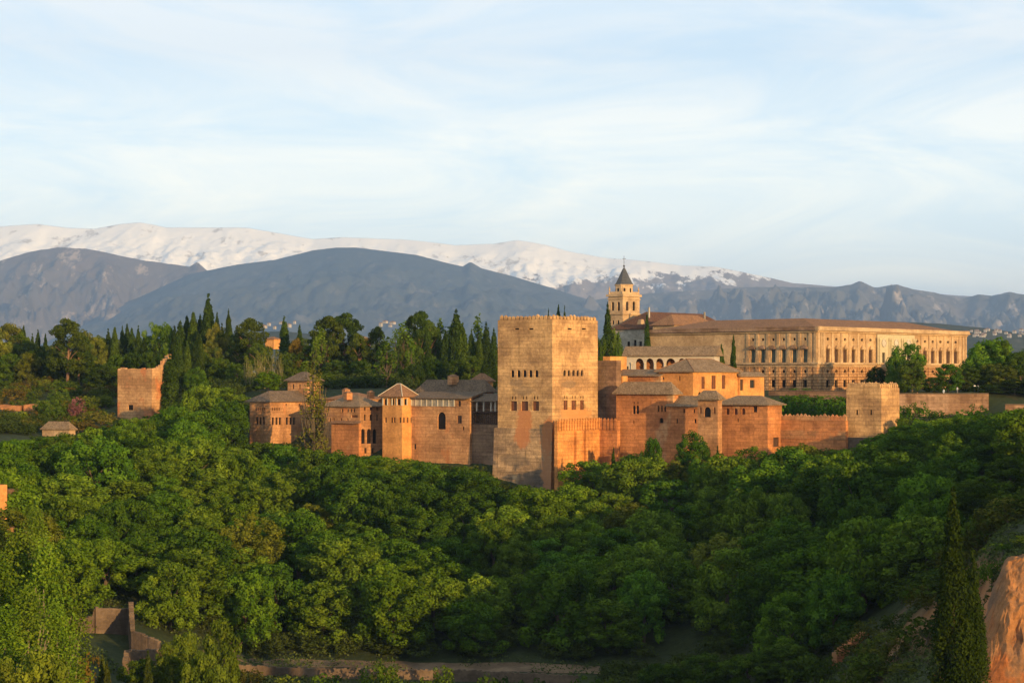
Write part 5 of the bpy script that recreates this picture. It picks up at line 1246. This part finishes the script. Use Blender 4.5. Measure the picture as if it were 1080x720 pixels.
# bottom edge: bushes and small trees by the path
for px, top, wpx, Y, k, c in ((155, 695, 46, 285, 'broad', (.055, .075, .022)), (200, 668, 44, 292, 'broad', (.085, .105, .03)), (232, 655, 40, 300, 'broad', (.085, .105, .028)), (215, 690, 50, 270, 'broad', (.08, .10, .03)), (178, 680, 36, 280, 'broad', (.09, .11, .03)), (108, 694, 9, 270, 'cypress', (.06, .065, .03)), (113, 700, 8, 268, 'cypress', (.06, .065, .03)), (156, 690, 9, 275, 'cypress', (.05, .06, .028)),
                              (405, 692, 30, 330, 'bush', (.06, .085, .022)), (398, 700, 36, 322, 'bush', (.05, .075, .02)), (465, 702, 28, 325, 'bush', (.055, .08, .02)), (300, 712, 40, 315, 'bush', (.06, .07, .025)), (345, 710, 34, 318, 'bush', (.05, .08, .02)), (350, 716, 40, 310, 'bush', (.05, .085, .02)), (520, 712, 40, 318, 'bush', (.045, .07, .02)), (565, 716, 36, 318, 'bush', (.04, .06, .02)), (265, 705, 30, 325, 'bush', (.07, .06, .03)), (618, 712, 34, 325, 'bush', (.05, .075, .02)), (440, 716, 36, 312, 'bush', (.045, .07, .02)), (650, 716, 34, 322, 'bush', (.045, .06, .02)),
                              (700, 700, 50, 320, 'broad', (.05, .08, .02)), (745, 690, 50, 318, 'broad', (.055, .085, .022)), (790, 690, 56, 312, 'broad', (.05, .075, .02)), (830, 678, 56, 308, 'broad', (.055, .08, .024)), (860, 690, 46, 296, 'bush', (.05, .07, .022)), (920, 640, 44, 330, 'broad', (.075, .07, .03)), (905, 600, 50, 345, 'broad', (.05, .075, .022)), (950, 580, 56, 350, 'broad', (.065, .07, .028)), (930, 560, 56, 365, 'broad', (.055, .075, .024)), (975, 610, 44, 325, 'broad', (.045, .06, .02)),
                              (940, 668, 40, 276, 'bush', (.07, .075, .025)), (962, 690, 44, 262, 'bush', (.06, .065, .024)), (925, 690, 50, 262, 'bush', (.06, .06, .026)), (985, 660, 36, 282, 'bush', (.055, .08, .02)), (920, 674, 36, 262, 'bush', (.055, .07, .022)), (900, 705, 50, 255, 'bush', (.05, .06, .022)), (970, 640, 36, 292, 'bush', (.05, .08, .02)), (1000, 636, 40, 285, 'bush', (.06, .09, .02)), (955, 712, 44, 248, 'bush', (.07, .07, .028)), (880, 716, 46, 258, 'bush', (.045, .06, .02)), (840, 716, 46, 265, 'bush', (.045, .06, .02)), (1030, 598, 40, 250, 'bush', (.055, .085, .02)), (1058, 580, 34, 246, 'bush', (.05, .08, .02)), (1082, 574, 34, 244, 'bush', (.055, .08, .02)), (1046, 592, 22, 240, 'bush', (.06, .09, .022)),
                              (70, 700, 50, 262, 'bush', (.17, .10, .06)), (90, 690, 40, 272, 'bush', (.15, .09, .055)), (55, 668, 36, 290, 'bush', (.14, .10, .05)), (62, 684, 40, 280, 'bush', (.15, .10, .055))):
    plant_px(k, px, top, Y, wpx, color=c)
for px, top, wpx, Y in ((20, 560, 62, 262), (46, 575, 58, 255), (0, 590, 66, 250), (70, 606, 50, 258), (30, 620, 66, 240), (60, 640, 46, 245), (5, 640, 62, 235), (38, 535, 40, 330)):
    plant_px('feather', px, top, Y, wpx, bark=(0.2, 0.17, 0.11))
plant_px('broad', 28, 690, 225, 74, color=(.105, .115, .03)); plant_px('broad', -8, 700, 220, 70, color=(.09, .10, .03))
# the great dark cypress in front of the earth bank, two leaders
plant_px('big_cypress', 1005, 535, 205, 40, desc='very tall dark cypress with a sharp tip, standing nearest before the orange earth bank')
plant_px('big_cypress', 1026, 594, 208, 32, desc='second leader of dark cypress, shorter and fuller, pressed against the tall sharp one')

# ground cover: weeds and low growth over the open parts of the slope
rs = np.random.RandomState(4); n = 110000
Yc = rs.uniform(215, 352, n); Pc = np.where(rs.rand(n) < .35, rs.uniform(-20, 330, n), np.where(rs.rand(n) < .3, rs.uniform(200, 700, n), rs.uniform(820, 1120, n))); Xc = (Pc - CX) * Yc / F
keep = np.array([mnoise.noise(Vector((x * .09, y * .09, 1.5))) > -0.18 and not (px > 1040 and 224 < y < 238) for x, y, px in zip(Xc, Yc, Pc)])
Xc, Yc = Xc[keep], Yc[keep]; Zc = np.array([ground_z(x, y) for x, y in zip(Xc, Yc)])
me = leaves('weeds', np.stack([Xc, Yc, Zc + rs.uniform(.05, .4, len(Xc))], 1), np.tile([0, -.3, 1.0], (len(Xc), 1)), rs.uniform(.12, .34, len(Xc)), rs.rand(len(Xc)), rs, .8)
o = bpy.data.objects.new('weeds', me); col.objects.link(o); o.color = (.06, .08, .022, 1); tag(o, 'low weeds and grass on the open slope', None, None, 'stuff')

# ------------------------------------------------------------------ people on the palace terrace (about a centimetre tall in the view)
def person(px, py, Y, shirt, trousers, label, ang):
    p = at(px, py, Y); me = bpy.data.meshes.new('person'); bm = bmesh.new()
    J = [(0, 0, .95), (0, 0, 1.2), (0, 0, 1.45), (0, 0, 1.53), (0, 0, 1.66), (-.1, 0, .9), (-.11, .02, .5), (-.11, 0, .06), (-.11, -.14, .03), (.1, 0, .9), (.12, -.03, .5), (.12, .05, .06), (.12, -.09, .03), (-.2, 0, 1.42), (-.26, 0, 1.13), (-.24, -.08, .88), (.2, 0, 1.42), (.26, .02, 1.13), (.23, -.1, .9)]
    E = [(0, 1), (1, 2), (2, 3), (3, 4), (0, 5), (5, 6), (6, 7), (7, 8), (0, 9), (9, 10), (10, 11), (11, 12), (2, 13), (13, 14), (14, 15), (2, 16), (16, 17), (17, 18)]
    R = [.14, .13, .14, .06, .1, .1, .07, .05, .045, .1, .07, .05, .045, .07, .05, .04, .07, .05, .04]
    vs = [bm.verts.new(j) for j in J]; [bm.edges.new((vs[a], vs[b_])) for a, b_ in E]; bm.to_mesh(me); bm.free()
    o = bpy.data.objects.new('person', me); col.objects.link(o); o.location = p; o.rotation_euler = (0, 0, ang)
    o.modifiers.new('Skin', 'SKIN'); sk = me.skin_vertices or None
    bpy.context.view_layer.update()
    if not me.skin_vertices:
        bm = bmesh.new(); bm.from_mesh(me); lay = bm.verts.layers.skin.verify(); bm.to_mesh(me); bm.free()
    for i, r in enumerate(R): me.skin_vertices[0].data[i].radius = (r, r * (.75 if i < 3 else 1))
    me.skin_vertices[0].data[0].use_root = True
    sb = o.modifiers.new('Subd', 'SUBSURF'); sb.levels = 1; sb.render_levels = 1
    m, nt, bs = new_mat('clothes'); ge = N(nt, 'ShaderNodeTexCoord'); sp = N(nt, 'ShaderNodeSeparateXYZ'); nt.links.new(ge.outputs['Object'], sp.inputs[0])
    a = mixcol(nt, ramp(nt, sp.outputs['Z'], .92, .93), trousers, shirt); a = mixcol(nt, ramp(nt, sp.outputs['Z'], 1.5, 1.51), a, (.35, .2, .13)); a = mixcol(nt, ramp(nt, sp.outputs['Z'], 1.68, 1.7), a, (.05, .03, .02))
    nt.links.new(a, bs.inputs['Base Color']); me.materials.append(m)
    return tag(o, label, 'person')
TY = 492
PEOPLE = [(995.2, (.8, .8, .8), (.75, .75, .75), 'person all in white standing at the terrace wall under the round green tree'), (1009.6, (.7, .68, .62), (.25, .22, .2), 'person in pale shirt and brown trousers on the terrace, alone between the others'), (1028, (.75, .75, .75), (.1, .1, .13), 'person in white shirt and dark trousers, first of the close pair on the terrace'), (1031.4, (.65, .68, .75), (.6, .58, .55), 'person in bluish shirt and light trousers, second of the close pair on the terrace'), (967.5, (.45, .12, .1), (.15, .15, .2), 'person in red shirt on the terrace beside the end tower')]
for px, sc_, tc_, lab in PEOPLE:
    Yp = 497.5; x = xat(px, Yp); z = ground_z(x, Yp); person(px, pyof(z, Yp), Yp, sc_, tc_, lab, rng.uniform(-1, 1))

# ------------------------------------------------------------------ labels: what each tree looks like and what it stands below, beside or behind
LAND = [(-60, 'the view\'s edge'), (8, 'the orange terrace'), (34, 'the terrace end'), (62, 'the stone hut'), (92, 'the hut gap'), (124, 'the ruin\'s edge'), (150, 'the ruined tower'), (178, 'the stepped ruin'), (206, 'the tallest cypress'), (236, 'the yellowish tree'),
        (262, 'the pink house corner'), (284, 'the pale bare poplars'), (306, 'the faded pink house'), (332, 'the slim poplar'), (358, 'the red annex'), (388, 'the three dark arches'), (420, 'the orange lookout tower'), (448, 'the timber frieze'), (468, 'the arched niche'), (490, 'the square chimney house'), (510, 'the timber gallery'),
        (532, 'the tower\'s edge'), (556, 'the tower\'s dark face'), (582, 'the tower\'s corner'), (608, 'the sunlit rampart'), (634, 'the rampart\'s end'), (656, 'the bell tower'), (684, 'the white arcade'), (710, 'the twin-window block'), (732, 'the lone round tree'), (750, 'the little turret'), (778, 'the three arched windows'),
        (804, 'the palace wing\'s end'), (828, 'the small dark door'), (856, 'the curtain wall'), (880, 'the stone palace corner'), (908, 'the end tower'), (938, 'end tower\'s lit face'), (962, 'the marble portal'), (986, 'the terrace wall'), (1008, 'the tall dark cypress'), (1034, 'the two-leader cypress'), (1062, 'the orange earth bank'), (1095, 'the squat brick wall'), (1140, 'the view\'s edge')]
def tone(c):
    r, g_, b_ = c; l = .3 * r + .6 * g_ + .1 * b_
    if b_ > g_: return 'purple'
    if r > g_ * 1.15: return 'russet'
    q = r / g_
    sh = 'dark ' if l < .05 else ('' if l < .085 else 'bright ')
    return sh + ('olive' if q > .88 else ('green' if q > .66 else 'deep green'))
def size(t):
    if t['kind'] in ('bush',): return 'wide' if t['h'] * t['w'] > 3 else 'small'
    if t['kind'] in ('cypress', 'poplar', 'bare', 'feather'): return 'tall' if t['h'] > 13 else ('short' if t['h'] < 8.5 else 'medium')
    return 'large' if t['h'] * (t['w'] + .4) > 17 else ('small' if t['h'] * (t['w'] + .4) < 11.5 else 'middling')
KIND = {'broad': 'tree', 'cypress': 'cypress', 'pine': 'pine', 'poplar': 'poplar', 'bare': 'pale-stemmed poplar', 'bush': 'bush', 'feather': 'feathery tree', 'big_cypress': 'cypress'}
def where(t):
    lm = min(LAND, key=lambda p: abs(p[0] - t['px']))[1]; Y, py = t['y'], t['py']
    if Y > lerp_tab(WALL_Y, t['px']) + 4 or (Y > 500 and t['px'] < 255):
        b_ = 'on the skyline' if t['top'] < 352 else ('in plateau grove' if t['top'] < 378 else ('on the terraces' if t['px'] < 262 else 'among the buildings'))
        return b_ + ', behind ' + lm
    for lim_, nm in ((455, 'highest on the slope'), (478, 'under the walls'), (500, 'high on slope'), (522, 'upper slope'), (545, 'above mid slope'), (568, 'at mid slope'), (592, 'below mid slope'), (616, 'lower slope'), (640, 'low on the slope'), (664, 'near slope foot'), (690, 'at slope foot'), (2000, 'along the bottom edge')):
        if py < lim_: return nm + ', below ' + lm
seen = {}
for t in TREES:
    t['label'] = t['desc'] or ' '.join(f"{size(t) if t['kind'] != 'bare' else ''} {tone(t['c'])} {KIND[t['kind']]} {where(t)}".split())
    seen.setdefault(t['label'], []).append(t)
ORD = ['first', 'second', 'third', 'fourth', 'fifth', 'sixth', 'seventh', 'eighth']
for lab, ts in seen.items():
    if len(ts) == 1: ts[0]['o']['label'] = lab; continue
    if len(ts) == 2:
        hi, lo = sorted(ts, key=lambda q: q['top'])
        if lo['top'] - hi['top'] > abs(hi['px'] - lo['px']): names = ((hi, 'upper of two, '), (lo, 'lower of two, '))
        else:
            a, b_ = sorted(ts, key=lambda q: q['px']); names = ((a, 'left of two, '), (b_, 'right of two, '))
        for q, nm in names: q['o']['label'] = nm + lab
    else:
        for i, q in enumerate(sorted(ts, key=lambda q: q['px'])): q['o']['label'] = f"{ORD[min(i, 7)]} from left, " + lab
GRP = {'cypress': 'cypresses', 'pine': 'dark pines', 'poplar': 'upright poplars', 'bare': 'pale bare poplars', 'feather': 'feathery trees in the valley', 'broad': 'leafy trees', 'bush': 'bushes'}
for t in TREES:
    if len(__import__('re').findall(r"[A-Za-z0-9][A-Za-z0-9'-]*", t['o']['label'])) > 16: print('LONG', t['o']['label'])
for t in TREES:
    if 'group' not in t['o'] and t['kind'] in GRP and not t['desc']: t['o']['group'] = GRP[t['kind']]

# ------------------------------------------------------------------ haze
hb = MB(); x0, x1, y0, y1 = -24500, 24500, -900, 49800
zs = [v[2] for v in gv]; hb.box(((x0 + x1) / 2, (y0 + y1) / 2, -120), (x1 - x0) / 2, (y1 - y0) / 2, 2190)
hm = bpy.data.materials.new('haze'); hm.use_nodes = True; hm.node_tree.nodes.clear()
pv = hm.node_tree.nodes.new('ShaderNodeVolumePrincipled'); ho = hm.node_tree.nodes.new('ShaderNodeOutputMaterial')
pv.inputs['Color'].default_value = (0.36, 0.58, 1.0, 1); pv.inputs['Density'].default_value = HAZE_DENSITY; pv.inputs['Anisotropy'].default_value = 0.0
hm.node_tree.links.new(pv.outputs[0], ho.inputs['Volume'])
o = hb.build('haze', hm); tag(o, 'thin blue evening haze', None, None, 'stuff')
from collections import Counter
print(Counter(t['kind'] for t in TREES), 'TREES', len(TREES), 'zmin', min(zs), 'zmax', max(zs))
